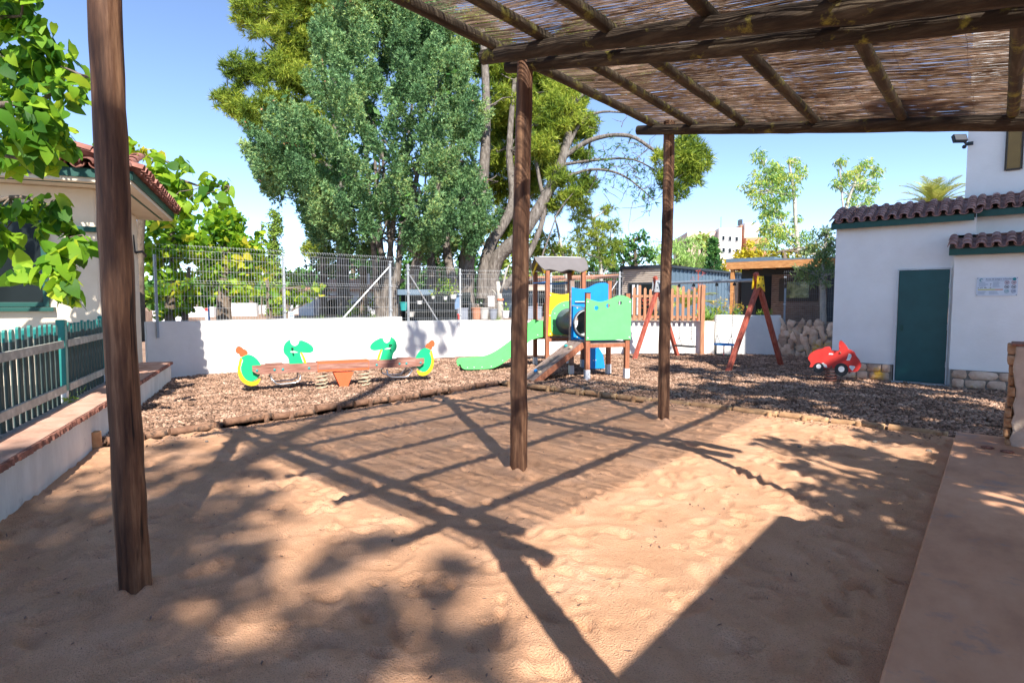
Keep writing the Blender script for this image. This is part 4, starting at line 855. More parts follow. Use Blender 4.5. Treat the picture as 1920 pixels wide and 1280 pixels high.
# roof: two curved grey boards with scalloped lower edges, ridge along x
def roofboard(sy, x0, x1):
    yc = (TY0+TY1)/2; b_ = MB(); k = 18; vs = []; fs = []; m = 28; N = 6
    for i in range(m+1):
        t = i/m; x = x0+(x1-x0)*t; lo = .30+.035*math.cos(t*2*PI*2.5)-.16*max(0, (abs(t-.5)-.42)/.08)**2 if False else .43+.04*math.cos(t*2*PI*2.6+.3)
        endcut = min(t, 1-t); cut = 1-max(0, (.09-endcut)/.09)**2*.75
        for j in range(N+1):
            s = j/N; run = s*lo*cut*1.05; z = 2.42-run*.62-.02*math.sin(s*PI/2); xx = x
            if s > 0: xx = x
            vs.append((xx, yc+sy*run, z))
    M0 = len(vs); vs += [(a, b, c-.018) for a, b, c in vs]
    W_ = N+1
    for i in range(m):
        for j in range(N):
            q = (i*W_+j, (i+1)*W_+j, (i+1)*W_+j+1, i*W_+j+1); fs.append(q); fs.append(tuple(M0+e for e in reversed(q)))
        e = (i*W_+N, (i+1)*W_+N); fs.append((e[0], e[1], M0+e[1], M0+e[0]))
    for i in (0, m):
        for j in range(N): fs.append((i*W_+j, i*W_+j+1, M0+i*W_+j+1, M0+i*W_+j))
    b_.add(vs, fs); return b_.build('roof', M['grey_hdpe'], PT, smooth='auto')
roofboard(-1, TX0-.16, TX1+.20); roofboard(1, TX0-.16, TX1+.20)
b_ = MB(); b_.box(TX0-.06, TX1+.10, (TY0+TY1)/2-.03, (TY0+TY1)/2+.03, 2.415, 2.43); b_.build('ridge_cap', M['white_plastic'], PT)
yc = (TY0+TY1)/2
for x in (TX0-.06, TX1+.06):
    for s in (-1, 1): b_ = MB(); b_.beam((x, yc+s*.04, 2.33), (x, yc+s*.41, 2.06), .02, .07); b_.build('roof_bracket', M['yellow_hdpe'], PT)
b_ = MB(); b_.tube([(TX0, TY1+.0, 1.86), (TX0+.5, TY1, 1.85), (TX1, TY1, 1.88)], .015, 8); b_.tube([(TX0-.05, TY0, 1.86), (TX0-.05, TY1, 1.86)], .012, 8); b_.build('blue_bar', M['blue_hdpe'], PT)
b_ = MB(); b_.tube([(0, .80, 1.37), (.0, 0, 1.32)], .013, 8); b_.tube([(.04, .72, 1.44), (.5, .72, 1.44)], .012, 8); b_.build('hand_bar', M['galv'], PT)
# slide going to the left from the tower (towards -x)
prof = [(-.16, .70), (-.42, .68), (-.62, .56), (-.95, .34), (-1.25, .165), (-1.45, .115), (-1.75, .10), (-1.95, .10)]
prof = smoothline(prof, 5, False); b_ = MB(); Wd = .5; y0 = yc-Wd/2; vs = []; fs = []
for x, z in prof: vs += [(x, y0, z), (x, y0+Wd, z), (x, y0+Wd, z-.02), (x, y0, z-.02)]
for i in range(len(prof)-1):
    for j in range(4): fs.append((i*4+j, i*4+(j+1) % 4, i*4+4+(j+1) % 4, i*4+4+j))
b_.add(vs, fs); b_.build('slide_bed', M['green_slide'], PT, smooth='auto')
up_ = smoothline([(-.10, 1.02), (-.26, 1.04), (-.40, .96), (-.55, .80), (-.8, .58), (-1.15, .35), (-1.42, .255), (-1.75, .24), (-1.94, .23), (-2.0, .17)], 5, False)
dn_ = smoothline([(-1.99, .09), (-1.90, .035), (-1.55, .03), (-1.3, .05), (-1.05, .17), (-.72, .42), (-.5, .60), (-.3, .67), (-.10, .69)], 5, False)
for y in (y0, y0+Wd):
    b_ = MB(); b_.plate(up_+dn_, .02, (0, y, 0), (1, 0, 0), (0, 0, 1)); sd_ = b_.build('slide_side', M['green_slide'], PT)
    if y == y0: screws([(-.16, .74), (-.32, .73), (-.85, .36), (-1.1, .2), (-1.35, .085), (-1.55, .075), (-1.72, .075), (-1.86, .075)], y-.012, sd_, r=.012)
b_ = MB(); b_.beam((-.14, TY0+.1, .7), (-.14, TY0+.1, 1.42), .02, .12); b_.build('orange_board', M['orange_hdpe'], PT)
b_ = MB(); b_.beam((-.18, TY0+.05, .9), (-.18, TY0+.05, 1.38), .10, .02); b_.build('green_board', M['green_hdpe'], PT)
# climbing ramp down to the left front
b_ = MB(); A_ = (-.04, .4, .68); B_ = (-1.02, .4, -.03); b_.beam(A_, B_, .60, .035); b_.build('ramp', M['oldwood'], PT, bevel=.006)
for y in (.08, .72): b_ = MB(); b_.beam((A_[0], y, A_[2]-.03), (B_[0], y, B_[2]-.03), .045, .10); b_.build('ramp_side', M['playwood' if y < .4 else 'oldwood'], PT, bevel=.005)
for i, (t, y, mm) in enumerate(((.16, .55, 'teal_bucket'), (.17, .28, 'cream_metal'), (.50, .42, 'cream_metal'), (.80, .50, 'blue_hdpe'), (.80, .26, 'cream_metal'))):
    p = Vector(A_).lerp(Vector(B_), t); b_ = MB(); b_.ball((p.x-.012, y, p.z+.03), .04, (1, 1.1, .8), 8, 5); b_.build('climbing_hold', M[mm], PT)

# ================================================================ SWING SET
L0 = np.array([-3.34, 9.8]); L1 = np.array([-.60, 8.97]); SL = float(np.linalg.norm(L1-L0))
SW_ = thing('swing_set', 'swing frame with red brown wooden A legs and a long grey top bar', 'swing set', (L0[0], L0[1], 0), math.atan2(L1[1]-L0[1], L1[0]-L0[0]))
for x, s, hi, yf in ((0, -1, 2.08, (-.80, .84)), (SL, 1, 2.06, (-.98, .98))):
    for k, yy in enumerate(yf):
        b_ = MB(); ex = .17*(-1 if k else 1)*.35; a = Vector((x+.0, yy, -.05)); t = Vector((x, -.10*(-1 if k else 1)*(-1), hi+(.04 if k else -.06))); 
        a = Vector((x, yy, -.05)); t = Vector((x+.0, (.10 if yy < 0 else -.10), hi-(.0 if k else .10))); b_.beam(a, t, .09, .09, (1, 0, 0)); b_.build('leg', M['swingwood'], SW_, bevel=.008)
    b_ = MB(); b_.plate([(-.10, 0), (.10, 0), (.17, -.33), (.0, -.22), (-.13, -.27)] if s > 0 else [(-.10, 0), (.10, 0), (.17, -.30), (-.15, -.30)], .014, (x-s*.052 if s < 0 else x+.052, .0, 1.99), (0, 1, 0), (0, 0, 1)); yp_ = b_.build('end_plate', M['yellow_hdpe' if s > 0 else 'galv'], SW_, bevel=.003)
    b_ = MB(); b_.plate([(-.10, 0), (.10, 0), (.17, -.33), (.0, -.22), (-.13, -.27)], .014, (x-.056, .0, 1.99), (0, 1, 0), (0, 0, 1)); b_.build('end_plate', M['yellow_hdpe' if s > 0 else 'galv'], SW_, bevel=.003)
    b_ = MB()
    for yb, zb in ((-.05, -.06), (.06, -.06), (-.07, -.19), (.10, -.20)): b_.ball((x-.066, yb, 1.99+zb), .018, (.6, 1, 1), 8, 5); b_.ball((x+.066, yb, 1.99+zb), .018, (.6, 1, 1), 8, 5)
    b_.build('bolts', M['black_plastic'], SW_)
b_ = MB(); b_.tube([(0, 0, 1.91), (SL, 0, 1.91)], .036, 14); b_.build('top_bar', M['grey_tube'], SW_, smooth='auto')
def chain(mb, a, b, n=None):
    a = Vector(a); b = Vector(b); L = (b-a).length; n = n or int(L/.032); d = (b-a).normalized(); x = d.orthogonal().normalized(); y = d.cross(x)
    for i in range(n):
        c = a.lerp(b, (i+.5)/n); s = x if i % 2 else y
        P = [c+d*math.cos(t)*.021+s*math.sin(t)*.008 for t in np.linspace(0, 2*PI, 9)]; mb.tube(P, .0042, 4, caps=False)
for i, (x0, x1, z, kind) in enumerate(((.70, 1.15, .36, 'flat'), (1.80, 2.28, .47, 'bucket'))):
    w = SW_.matrix_basis if False else None; xc = (x0+x1)/2; an = SW_.rotation_euler[2]
    loc = (L0[0]+xc*math.cos(an), L0[1]+xc*math.sin(an), 0); hw = (x1-x0)/2
    r_ = thing('swing', 'flat black swing seat hanging on chains, nearer the middle post' if kind == 'flat' else 'blue toddler swing seat with a guard frame hanging on chains', 'swing', loc, an)
    for s in (-1, 1):
        m_ = MB(); xt = s*hw*.98; m_.tube([(xt, 0, 1.94), (xt, 0, 1.83)], .014, 6); m_.box(xt-.02, xt+.02, -.03, .03, 1.80, 1.86); m_.build('hanger', M['black_plastic'], r_)
        m_ = MB(); chain(m_, (xt, 0, 1.80), (s*hw*.82, 0, z+.22)); 
        for yy in (-.09, .09): chain(m_, (s*hw*.82, 0, z+.22), (s*hw*(.80 if kind == 'flat' else .7), yy, z+.01))
        m_.build('chain', M['wire_dark'], r_)
    if kind == 'flat':
        m_ = MB(); m_.plate(smoothline([(-hw-.02, -.09), (hw+.02, -.09), (hw+.03, 0), (hw+.02, .09), (-hw-.02, .09), (-hw-.03, 0)], 3), .035, (0, 0, z), (1, 0, 0), (0, 1, 0)); m_.build('seat', M['black_plastic'], r_, bevel=.008)
    else:
        m_ = MB(); m_.plate([(hw*1.05*math.cos(a), .17*math.sin(a)) for a in np.linspace(0, 2*PI, 28, endpoint=False)], .035, (0, 0, z), (1, 0, 0), (0, 1, 0), holes=[[(hw*.82*math.cos(a), .12*math.sin(a)) for a in np.linspace(0, 2*PI, 28, endpoint=False)]]); m_.build('guard_ring', M['blue_hdpe'], r_, bevel=.008)
        m_ = MB(); m_.plate([(hw*.98*math.cos(a), .15*math.sin(a)) for a in np.linspace(0, 2*PI, 28, endpoint=False)], .03, (0, 0, z-.235), (1, 0, 0), (0, 1, 0)); m_.build('seat', M['black_plastic'], r_, bevel=.006)
        for k, (xx, yy) in enumerate(((-hw*.95, 0), (hw*.95, 0), (-.1, -.14), (.1, -.14), (-.1, .14), (.1, .14))):
            m_ = MB(); m_.tube([(xx, yy, z), (xx, yy, z-.23)], .010, 6); m_.build('bar', M['ink_red' if k % 2 else 'dark_metal'], r_)

# ================================================================ RED CAR SPRING RIDER
CR = thing('spring_rider', 'red car shaped spring rider standing on bark by the white building', 'spring rider', (1.17, 7.62, .10), R(6)); CR.scale = (.84, 1, .90)
body = smoothline([(-.46, .17), (-.44, .26), (-.49, .33), (-.47, .42), (-.38, .50), (-.26, .545), (-.13, .54)], 4, False)+[(-.10, .515), (.03, .51)]+smoothline([(.10, .53), (.14, .56), (.26, .55), (.36, .50), (.40, .43), (.47, .33), (.50, .24), (.455, .15), (.40, .12)], 4, False)+[(.28, .12), (.05, .16), (-.16, .165)]
for y in (-.08, .08):
    m_ = MB(); m_.plate(body, .02, (0, y, .0), (1, 0, 0), (0, 0, 1)); bd = m_.build('side_board', M['red_hdpe'], CR)
    s = -.014 if y < 0 else .014
    for cx, cz, r in ((-.28, .165, .105), (.15, .155, .13)):
        m_ = MB(); m_.plate(circle(cx, cz, r, 26), .016, (0, y+s, 0), (1, 0, 0), (0, 0, 1)); m_.build('wheel', M['black_plastic'], bd)
        m_ = MB(); m_.plate(circle(cx, cz+(.03 if cx < 0 else .01), r*.45, 20), .004, (0, y+s*1.75, 0), (1, 0, 0), (0, 0, 1)); m_.build('hub', M['white_plastic'], bd)
    m_ = MB(); m_.plate([(.235, .34), (.30, .345), (.33, .43), (.32, .465), (.275, .48)], .004, (0, y+s*.9, 0), (1, 0, 0), (0, 0, 1)); m_.build('window_mark', M['white_plastic'], bd)
    m_ = MB(); m_.plate([(.285, .22), (.31, .245), (.40, .235), (.40, .21), (.35, .14)], .004, (0, y+s*.9, 0), (1, 0, 0), (0, 0, 1)); m_.build('lamp_mark', M['white_plastic'], bd)
    m_ = MB()
    for k in range(3): m_.plate([(-.23+.012*k, .255-.022*k), (-.20+.012*k, .275-.022*k), (-.125+.006*k, .225-.022*k), (-.13+.006*k, .212-.022*k)], .004, (0, y+s*.9, 0), (1, 0, 0), (0, 0, 1))
    m_.plate([(-.10, .44), (-.02, .44), (-.01, .455), (-.03, .47), (-.09, .47)], .004, (0, y+s*.9, 0), (1, 0, 0), (0, 0, 1)); m_.build('stripe_marks', M['white_plastic'], bd)
    m_ = MB()
    for x, z in ((.115, .485), (-.04, .20), (.30, .105)): m_ = MB(); m_.ball((x, y+s, z), .022, (1, .6, 1), 8, 5); m_.build('bolt_cap', M['spring_rust'], bd)
m_ = MB(); m_.plate(smoothline([(-.22, .50), (-.20, .575), (-.10, .59), (-.07, .54), (-.08, .50)], 4), .14, (0, 0, 0), (1, 0, 0), (0, 0, 1)); m_.build('seat', M['red_hdpe'], CR)
m_ = MB(); m_.plate(smoothline([(.10, .52), (.08, .66), (.10, .725), (.14, .71), (.22, .62), (.25, .54)], 4), .03, (0, 0, 0), (1, 0, 0), (0, 0, 1)); m_.tube([(.11, -.16, .60), (.11, .16, .60)], .012, 8); m_.build('windscreen', M['red_hdpe'], CR)
m_ = MB(); m_.tube([(-.05+.12*math.cos(a), .12*math.sin(a), -.12+.28*a/(2*PI*5)) for a in np.linspace(0, 2*PI*5, 110)], .011, 8); m_.build('spring', M['spring_rust'], CR, smooth=True)
m_ = MB(); m_.box(-.16, .08, -.10, .10, .16, .18); m_.build('spring_plate', M['spring_rust'], CR)
# ================================================================ TREES AND PLANTS
GZ = .82
def foot(px, dep, z=GZ): p = at(px, 565, dep); return (float(p[0]), float(p[1]), z)
def C3(px, py, rpx, dep, sz=.85): p = at(px, py, dep); return (p[0], p[1], p[2], rpx/F*dep, sz)
def subclumps(cl, n, frac, sz=.8, spread=.85):
    out = []
    for c in cl:
        for i in range(n):
            u = unit(1)[0]*rng.random()**.45*c[3]*spread; out.append((c[0]+u[0], c[1]+u[1], c[2]+u[2]*(c[4] if len(c) > 4 else 1), c[3]*frac*rng.uniform(.7, 1.35), sz))
    return out
def shift(cl, b): return [(c[0]-b[0], c[1]-b[1], c[2]-b[2], *c[3:]) for c in cl]
DM = 4.5
def tree(name, label, base, limbs, clumps, lm, bark='bark_brown', size=.12, dens=60, kind='quad', aspect=.5, cat='tree', group=None, up=0, droop=0, jitter=.8, twigs=0, extra=None, limbn=8, plume=None):
    root = thing(name, label, cat, base, 0, group); b = np.array(base)
    if limbs or twigs:
        tr = MB()
        for li, (pts, r0, r1) in enumerate(limbs):
            P_ = smoothline([tuple(np.array(p)-b) for p in pts], 5, False); k = len(P_)
            tr.tube(P_, [r0+(r1-r0)*i/(k-1) for i in range(k)], limbn, caps=False, rough=.07, seed=li)
        if twigs:
            ends = [np.array(p)-b for pts, r0, r1 in limbs for p in pts[1:]] or [np.zeros(3)]
            cl = shift(clumps, b); idx = rng.permutation(len(cl))[:twigs]
            for i in idx:
                c = np.array(cl[i][:3]); e = min(ends, key=lambda q: np.linalg.norm(q-c)+(2 if q[2] > c[2]+.3 else 0)); limb(tr, e, c, .035*max(1, np.linalg.norm(c-e)*.3), .008, .08, 5, 4, seed=int(i))
        tr.build('trunk', M[bark], root, smooth=True)
    pts, nr = clump_points(shift(clumps, b), dens*DM); nr = nr.copy(); nr[:, 2] += up
    if plume is not None:
        cn = np.concatenate([np.tile(plume[i], (max(3, int(dens*DM*c[3]*c[3])), 1)) for i, c in enumerate(clumps)]); nr = nr*.8+cn*.7
    leaves('crown', pts, nr, size, M[lm], root, kind=kind, aspect=aspect, droop=droop, jitter=jitter)
    if extra: extra(root, b)
    return root
def PX(*l): return [at(a, b_, c) for a, b_, c in l]

# ---- big cypress beyond the wall
base = foot(735, 19.2)
PD = []
def cypress_clumps(cx, dep, prof, n, rr_, lean=.6):
    out = []
    zs = [p[0] for p in prof]; c0 = at(cx, 565, dep)
    for i in range(n):
        py = rng.uniform(prof[0][0], prof[-1][0]); l = np.interp(py, zs, [p[1] for p in prof]); r = np.interp(py, zs, [p[2] for p in prof])
        mid = (l+r)/2; half = (r-l)/2/F*dep; c = at(mid, py, dep); a = rng.uniform(0, 2*PI); q = half*(rng.random()**.28)*rng.uniform(.82, 1.04)
        p = c+np.array([math.cos(a)*q, math.sin(a)*q, 0]); d = np.array([math.cos(a)*lean, math.sin(a)*lean, 1.0]); d /= np.linalg.norm(d)
        s = rng.uniform(.7, 1.3)*rr_
        for k in range(5): out.append((*(p+d*s*k*.6+rng.normal(0, .06*s, 3)), s*(1-.15*k), 1.1)); PD.append(d)
    return out
prof = [(-130, 725, 780), (-20, 680, 815), (60, 625, 860), (130, 595, 890), (230, 540, 915), (300, 500, 915), (340, 492, 925), (385, 545, 925), (430, 585, 925), (475, 610, 905)]
cl = cypress_clumps(735, 19.2, prof, 720, .25, .75)
cl += cypress_clumps(735, 18.6, [(290, 478, 560), (345, 480, 600), (370, 520, 620)], 46, .25, .9)
PDc = list(PD)
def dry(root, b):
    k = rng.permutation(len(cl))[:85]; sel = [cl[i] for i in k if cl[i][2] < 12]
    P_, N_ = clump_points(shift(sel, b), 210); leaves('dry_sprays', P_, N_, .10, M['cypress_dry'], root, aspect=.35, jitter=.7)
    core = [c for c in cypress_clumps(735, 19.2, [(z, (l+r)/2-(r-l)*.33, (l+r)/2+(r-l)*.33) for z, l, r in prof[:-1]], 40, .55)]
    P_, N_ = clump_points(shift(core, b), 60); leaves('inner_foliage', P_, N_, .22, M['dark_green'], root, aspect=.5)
stems = []
for i in range(11):
    a = rng.uniform(0, 6.28); r = rng.uniform(.1, .5); p0 = np.array(base)+[math.cos(a)*r, math.sin(a)*r, -.1]; t = at(rng.uniform(600, 880), rng.uniform(120, 330), 19.2+rng.uniform(-1.2, 1.2)); mid = p0*.6+t*.4+[0, 0, .3]
    stems.append(([p0, mid, t], .13, .04))
for i in range(26):
    s = stems[i % 11][0]; p0 = s[1]*.6+s[2]*.4 if i % 2 else s[1]; t = at(rng.uniform(540, 900), rng.uniform(160, 470), 18.2+rng.uniform(-.6, 1.5)); stems.append(([p0, (p0+t)/2+[0, 0, .25], t], .04, .01))
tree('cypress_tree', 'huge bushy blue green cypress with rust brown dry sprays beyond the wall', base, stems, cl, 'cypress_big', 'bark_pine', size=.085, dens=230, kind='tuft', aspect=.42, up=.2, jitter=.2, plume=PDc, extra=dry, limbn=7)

# ---- tall pine behind the cypress, crown showing at its upper left
base = foot(640, 25)
cl = [C3(*c) for c in ((560, 70, 80, 25), (480, 30, 50, 25), (455, 130, 42, 24.5), (428, 185, 34, 24.5), (540, 150, 75, 25), (500, 215, 55, 24.6), (620, 20, 80, 26), (575, 240, 60, 25.2), (470, 225, 28, 24.3), (440, 205, 24, 24.3), (520, -50, 80, 25), (640, -70, 110, 26), (760, -40, 120, 27), (545, 290, 45, 25.5), (600, 330, 60, 26), (520, 300, 30, 25.5), (620, 420, 45, 26), (600, 470, 35, 26), (560, -10, 60, 24))]
lb = [(PX((645, 600, 25), (640, 400, 25), (630, 200, 25.3), (620, 0, 25.5), (640, -150, 26)), .3, .08), (PX((638, 330, 25), (560, 270, 25), (470, 215, 24.5), (430, 180, 24.4)), .10, .02), (PX((630, 200, 25.3), (560, 140, 25), (480, 60, 25)), .10, .02), (PX((636, 300, 25), (560, 220, 25), (500, 160, 24.8)), .08, .02)]
tree('pine_tree', 'tall pine with yellow green needles showing above and left of the cypress', base, lb, subclumps(cl, 75, .17, .7), 'pine_needle', 'bark_pine', size=.21, dens=140, kind='tuft', aspect=.13, up=.5, twigs=90)

# ---- leaning multi stemmed pine right of the cypress
base = foot(925, 20.5)
cl = [C3(*c) for c in ((1040, 215, 52, 20), (1015, 275, 42, 20), (1075, 245, 40, 20.5), (960, 190, 60, 22), (1075, 365, 34, 20), (1050, 335, 34, 20), (1100, 345, 24, 20), (930, 110, 70, 22), (990, 130, 60, 22), (1030, 385, 30, 20.4), (960, 400, 40, 22), (900, 60, 60, 22), (1060, 170, 60, 21), (1090, 290, 26, 20.2), (940, 300, 40, 23), (1000, 200, 50, 22), (1180, 130, 60, 22), (1110, 100, 90, 22), (960, 440, 28, 22), (1000, 330, 45, 23), (930, 230, 60, 24), (920, 350, 50, 24), (960, 270, 55, 24), (1030, 250, 50, 21), (1060, 200, 50, 20.5), (1095, 235, 34, 20.2), (890, 420, 40, 24), (1000, 160, 60, 22), (1040, 130, 60, 22), (980, 350, 50, 24.5), (1030, 300, 40, 22))]
farcl = [C3(*c) for c in ((1280, 310, 44, 19), (1310, 300, 34, 19), (1255, 330, 34, 19), (1268, 360, 24, 19), (1240, 295, 24, 19), (1285, 280, 40, 19), (1295, 335, 26, 19))]
thin = [C3(*c) for c in ((1150, 330, 40, 19.6), (1190, 350, 40, 19.4), (1215, 365, 30, 19.3), (1160, 270, 40, 19.6), (1130, 300, 40, 19.6), (1200, 310, 40, 19.4))]
lb = [(PX((880, 640, 20), (873, 520, 20), (885, 430, 20), (905, 340, 20.3), (912, 200, 20.6), (905, 60, 21)), .32, .11),
      (PX((925, 620, 20.3), (925, 500, 20.3), (985, 432, 20), (1035, 345, 20), (1062, 270, 20), (1070, 170, 20.3)), .30, .10),
      (PX((905, 560, 20.3), (915, 470, 20.3), (960, 385, 20.5), (955, 280, 21), (965, 150, 21.3)), .24, .08),
      (PX((945, 540, 20.2), (990, 480, 20), (1020, 400, 20), (1010, 330, 20), (995, 240, 20.2)), .13, .04),
      (PX((860, 640, 19.6), (850, 540, 19.6), (835, 430, 20), (850, 300, 20.4)), .22, .08), (PX((800, 640, 19.9), (810, 520, 20), (800, 430, 20)), .2, .1),
      (PX((1050, 300, 20), (1110, 262, 19.8), (1180, 255, 19.4), (1240, 290, 19), (1290, 300, 19)), .10, .03),
      (PX((1040, 340, 20), (1110, 318, 19.8), (1170, 330, 19.5), (1225, 375, 19.2)), .07, .015), (PX((1048, 310, 20), (1120, 300, 19.8), (1190, 300, 19.4), (1250, 335, 19)), .06, .015),
      (PX((1060, 285, 20), (1090, 230, 20), (1130, 210, 19.9), (1200, 215, 19.5)), .08, .02), (PX((1070, 200, 20.2), (1120, 150, 20.5), (1180, 110, 21)), .09, .02),
      (PX((905, 340, 20.3), (870, 260, 20.5), (850, 180, 21)), .07, .02), (PX((955, 540, 20), (1000, 520, 19.8), (1020, 470, 19.7), (1045, 400, 19.7)), .05, .02)]
def ex(root, b):
    P_, N_ = clump_points(shift(subclumps(farcl, 50, .2, .7), b), 500); leaves('far_bough', P_, N_+[0, 0, .5], .2, M['pine_needle'], root, kind='tuft', aspect=.13)
    P_, N_ = clump_points(shift(subclumps(thin, 14, .25, .5), b), 60); leaves('sparse_bough', P_, N_, .17, M['dark_green'], root, kind='tuft', aspect=.12)
    tw = MB()
    for i in range(60):
        c = thin[i % 6]; a = np.array(c[:3])+rng.normal(0, c[3]*.7, 3)-b; limb(tw, a, a+rng.normal(0, .45, 3), .014, .004, .1, 4, 4, seed=i)
    tw.build('bare_twigs', M['bark_pine'], root)
tree('pine_tree', 'leaning grey pine with several trunks and a bough reaching toward the far pergola post', base, lb, subclumps(cl, 70, .17, .7), 'pine_needle', 'bark_pine', size=.19, dens=150, kind='tuft', aspect=.13, up=.5, twigs=90, extra=ex)

# ---- middle distance trees, left to right
def simple(name, label, px, dep, cls, lm, trunk=None, bark='bark_brown', n=20, frac=.3, group=None, tw=20, **k):
    base = foot(px, dep); cl = [C3(*(list(c[:3])+[dep]+list(c[3:]))) for c in cls]; ym = min(c[1] for c in cls)
    lb = [(PX(*[(a, b_, dep) for a, b_ in t]), r0, r1) for t, r0, r1 in (trunk or [([(px, 610), (px+2, 500), (px-2, ym)], .18, .05)])]
    return tree(name, label, base, lb, subclumps(cl, n, frac), lm, bark, group=group, twigs=tw, **k)
simple('mulberry_tree', 'bright green mulberry nearest behind the wire fence by the house corner', 320, 13.5, [(300, 350, 36), (330, 400, 42), (310, 470, 50), (350, 450, 50), (330, 530, 45), (300, 560, 30), (380, 560, 20), (295, 420, 30), (290, 500, 26), (345, 575, 20), (310, 585, 14)], 'mulberry_far',
       [([(318, 640), (320, 560), (325, 480), (320, 400)], .13, .05), ([(345, 640), (348, 570), (355, 500)], .09, .04)], size=.15, dens=55, kind='leaf', aspect=.75, n=24, frac=.34, jitter=.7)
simple('mulberry_tree', 'rounded mulberry with yellowing leaves behind the wire fence left of the fence post', 430, 16, [(420, 430, 45), (460, 460, 48), (400, 480, 45), (440, 510, 45), (480, 500, 35), (390, 520, 40), (455, 540, 30), (370, 450, 40), (410, 400, 28)], 'mulberry_far',
       [([(422, 640), (420, 570), (424, 500), (420, 430)], .24, .1), ([(424, 520), (460, 480), (470, 450)], .08, .03)], size=.16, dens=48, kind='leaf', aspect=.75, n=28, frac=.34, jitter=.7)
simple('mulberry_tree', 'smaller mulberry right of the galvanised fence post', 540, 19, [(500, 545, 28), (530, 560, 30), (560, 555, 26), (590, 545, 22), (500, 500, 22)], 'mulberry_far',
       [([(540, 640), (538, 590), (530, 540)], .14, .05), ([(505, 640), (505, 580), (500, 520)], .12, .05)], size=.16, dens=45, kind='leaf', aspect=.75, n=14, frac=.34)
simple('conifer', 'grey green conifer top poking up behind the mulberries at left', 415, 30, [(395, 430, 26), (398, 405, 16), (430, 425, 24), (427, 400, 14), (440, 455, 30), (410, 385, 8), (424, 380, 8)], 'conifer_grey', size=.22, dens=26, n=24, frac=.25, aspect=.35)
cl = []
for i in range(150):
    py = rng.uniform(398, 600); hw = 15.5*min(1, ((py-384)/26)**.6); cl.append(C3(515+rng.uniform(-1, 1)*hw*.75, py, 7, 26+rng.uniform(-.3, .3), 1.2))
tree('column_cypress', 'narrow upright column cypress against the sky between mulberry and big cypress', foot(515, 26), [(PX((515, 620, 26), (515, 480, 26), (515, 400, 26)), .12, .04)], cl, 'column_green', size=.11, dens=420, aspect=.5, up=.9, jitter=.6)
cl = []
for i in range(26): cl.append(C3(490+3*math.sin(i*.8), 418+i*3.2, 3.6, 24))
tree('vine_shoot', 'slim dark vertical vine shoot beside the column cypress', foot(490, 24), [(PX((491, 600, 24), (490, 420, 24)), .03, .015)], cl, 'mulberry_far', size=.14, dens=120, kind='leaf', aspect=.7)
simple('shrub', 'dull green shrub in the gap left of the white arch house', 605, 24, [(590, 495, 24), (610, 480, 18), (570, 520, 26), (600, 540, 26), (625, 500, 20)], 'conifer_grey', size=.16, dens=30, n=22, frac=.27)
simple('oleander', 'leafy green oleander bush in front of the white arch house behind the brace', 680, 21, [(670, 575, 22), (700, 565, 22), (690, 590, 24), (720, 580, 18), (655, 592, 16)], 'mulberry_far', size=.16, dens=70, aspect=.25, n=16, frac=.3, up=.8)
simple('pine_tree', 'small young pine behind the play tower with a pale slim trunk', 1125, 27, [(1085, 400, 24), (1105, 430, 30), (1135, 425, 30), (1120, 460, 30), (1085, 450, 26), (1090, 480, 24), (1150, 455, 22), (1100, 390, 16), (1140, 395, 14), (1140, 490, 20)], 'pine_far',
       [([(1125, 640), (1127, 520), (1122, 460), (1112, 410)], .11, .05), ([(1125, 475), (1145, 455)], .05, .02), ([(1124, 485), (1100, 475)], .04, .02)], 'bark_pale', size=.24, dens=46, kind='tuft', aspect=.13, n=24, frac=.26, up=.5)
simple('pine_tree', 'low pine with bare forked pale branches directly behind the play tower roof', 1060, 24, [(1030, 455, 26), (1055, 470, 30), (1020, 480, 22), (1075, 490, 24), (1000, 475, 24), (1010, 445, 18)], 'pine_far',
       [([(1060, 640), (1062, 520), (1050, 450), (1040, 405)], .10, .03), ([(1055, 500), (1020, 440), (1010, 400)], .06, .02), ([(1000, 640), (1000, 520), (985, 460), (990, 420)], .08, .03)], 'bark_pale', size=.22, dens=46, kind='tuft', aspect=.13, n=20, frac=.26, up=.5)
simple('broadleaf_tree', 'dark dense green tree behind the slatted cabin', 1190, 30, [(1175, 465, 26), (1195, 450, 26), (1160, 480, 22), (1210, 475, 24), (1150, 460, 16), (1185, 490, 26)], 'dark_green', size=.22, dens=42, n=26, frac=.26)
simple('pepper_tree', 'feathery light green pepper tree behind the far pergola post', 1270, 33, [(1230, 465, 26), (1260, 455, 28), (1290, 455, 28), (1310, 475, 24), (1240, 490, 30), (1280, 490, 34), (1320, 495, 20)], 'pepper_green', size=.30, dens=60, aspect=.16, droop=1.2, n=24, frac=.28)
cl = []
for i in range(90):
    t = rng.random(); py = 448+t*62; hw = 3+t*19; cl.append(C3(1338+rng.uniform(-1, 1)*hw*.8, py, 5.5, 30+rng.uniform(-.5, .5), 1.1))
tree('cone_cypress', 'dark green pointed conifer in front of the pink apartment block', foot(1338, 30), [(PX((1338, 610, 30), (1338, 450, 30)), .1, .03)], cl, 'dark_green', size=.15, dens=330, aspect=.5, up=.7)
simple('mimosa_bush', 'rounded yellow flowering bush left of the timber porch roof', 1400, 34, [(1385, 480, 22), (1410, 475, 26), (1435, 485, 20), (1395, 500, 24), (1425, 505, 22), (1365, 500, 16), (1375, 520, 20)], 'yellow_bush', size=.20, dens=60, n=24, frac=.28)
simple('tree_crown', 'olive green tree with a domed top left of the pink apartment block', 1315, 45, [(1315, 445, 14), (1330, 452, 12), (1300, 452, 12), (1318, 462, 16)], 'pine_far', size=.28, dens=40, n=16, frac=.3)
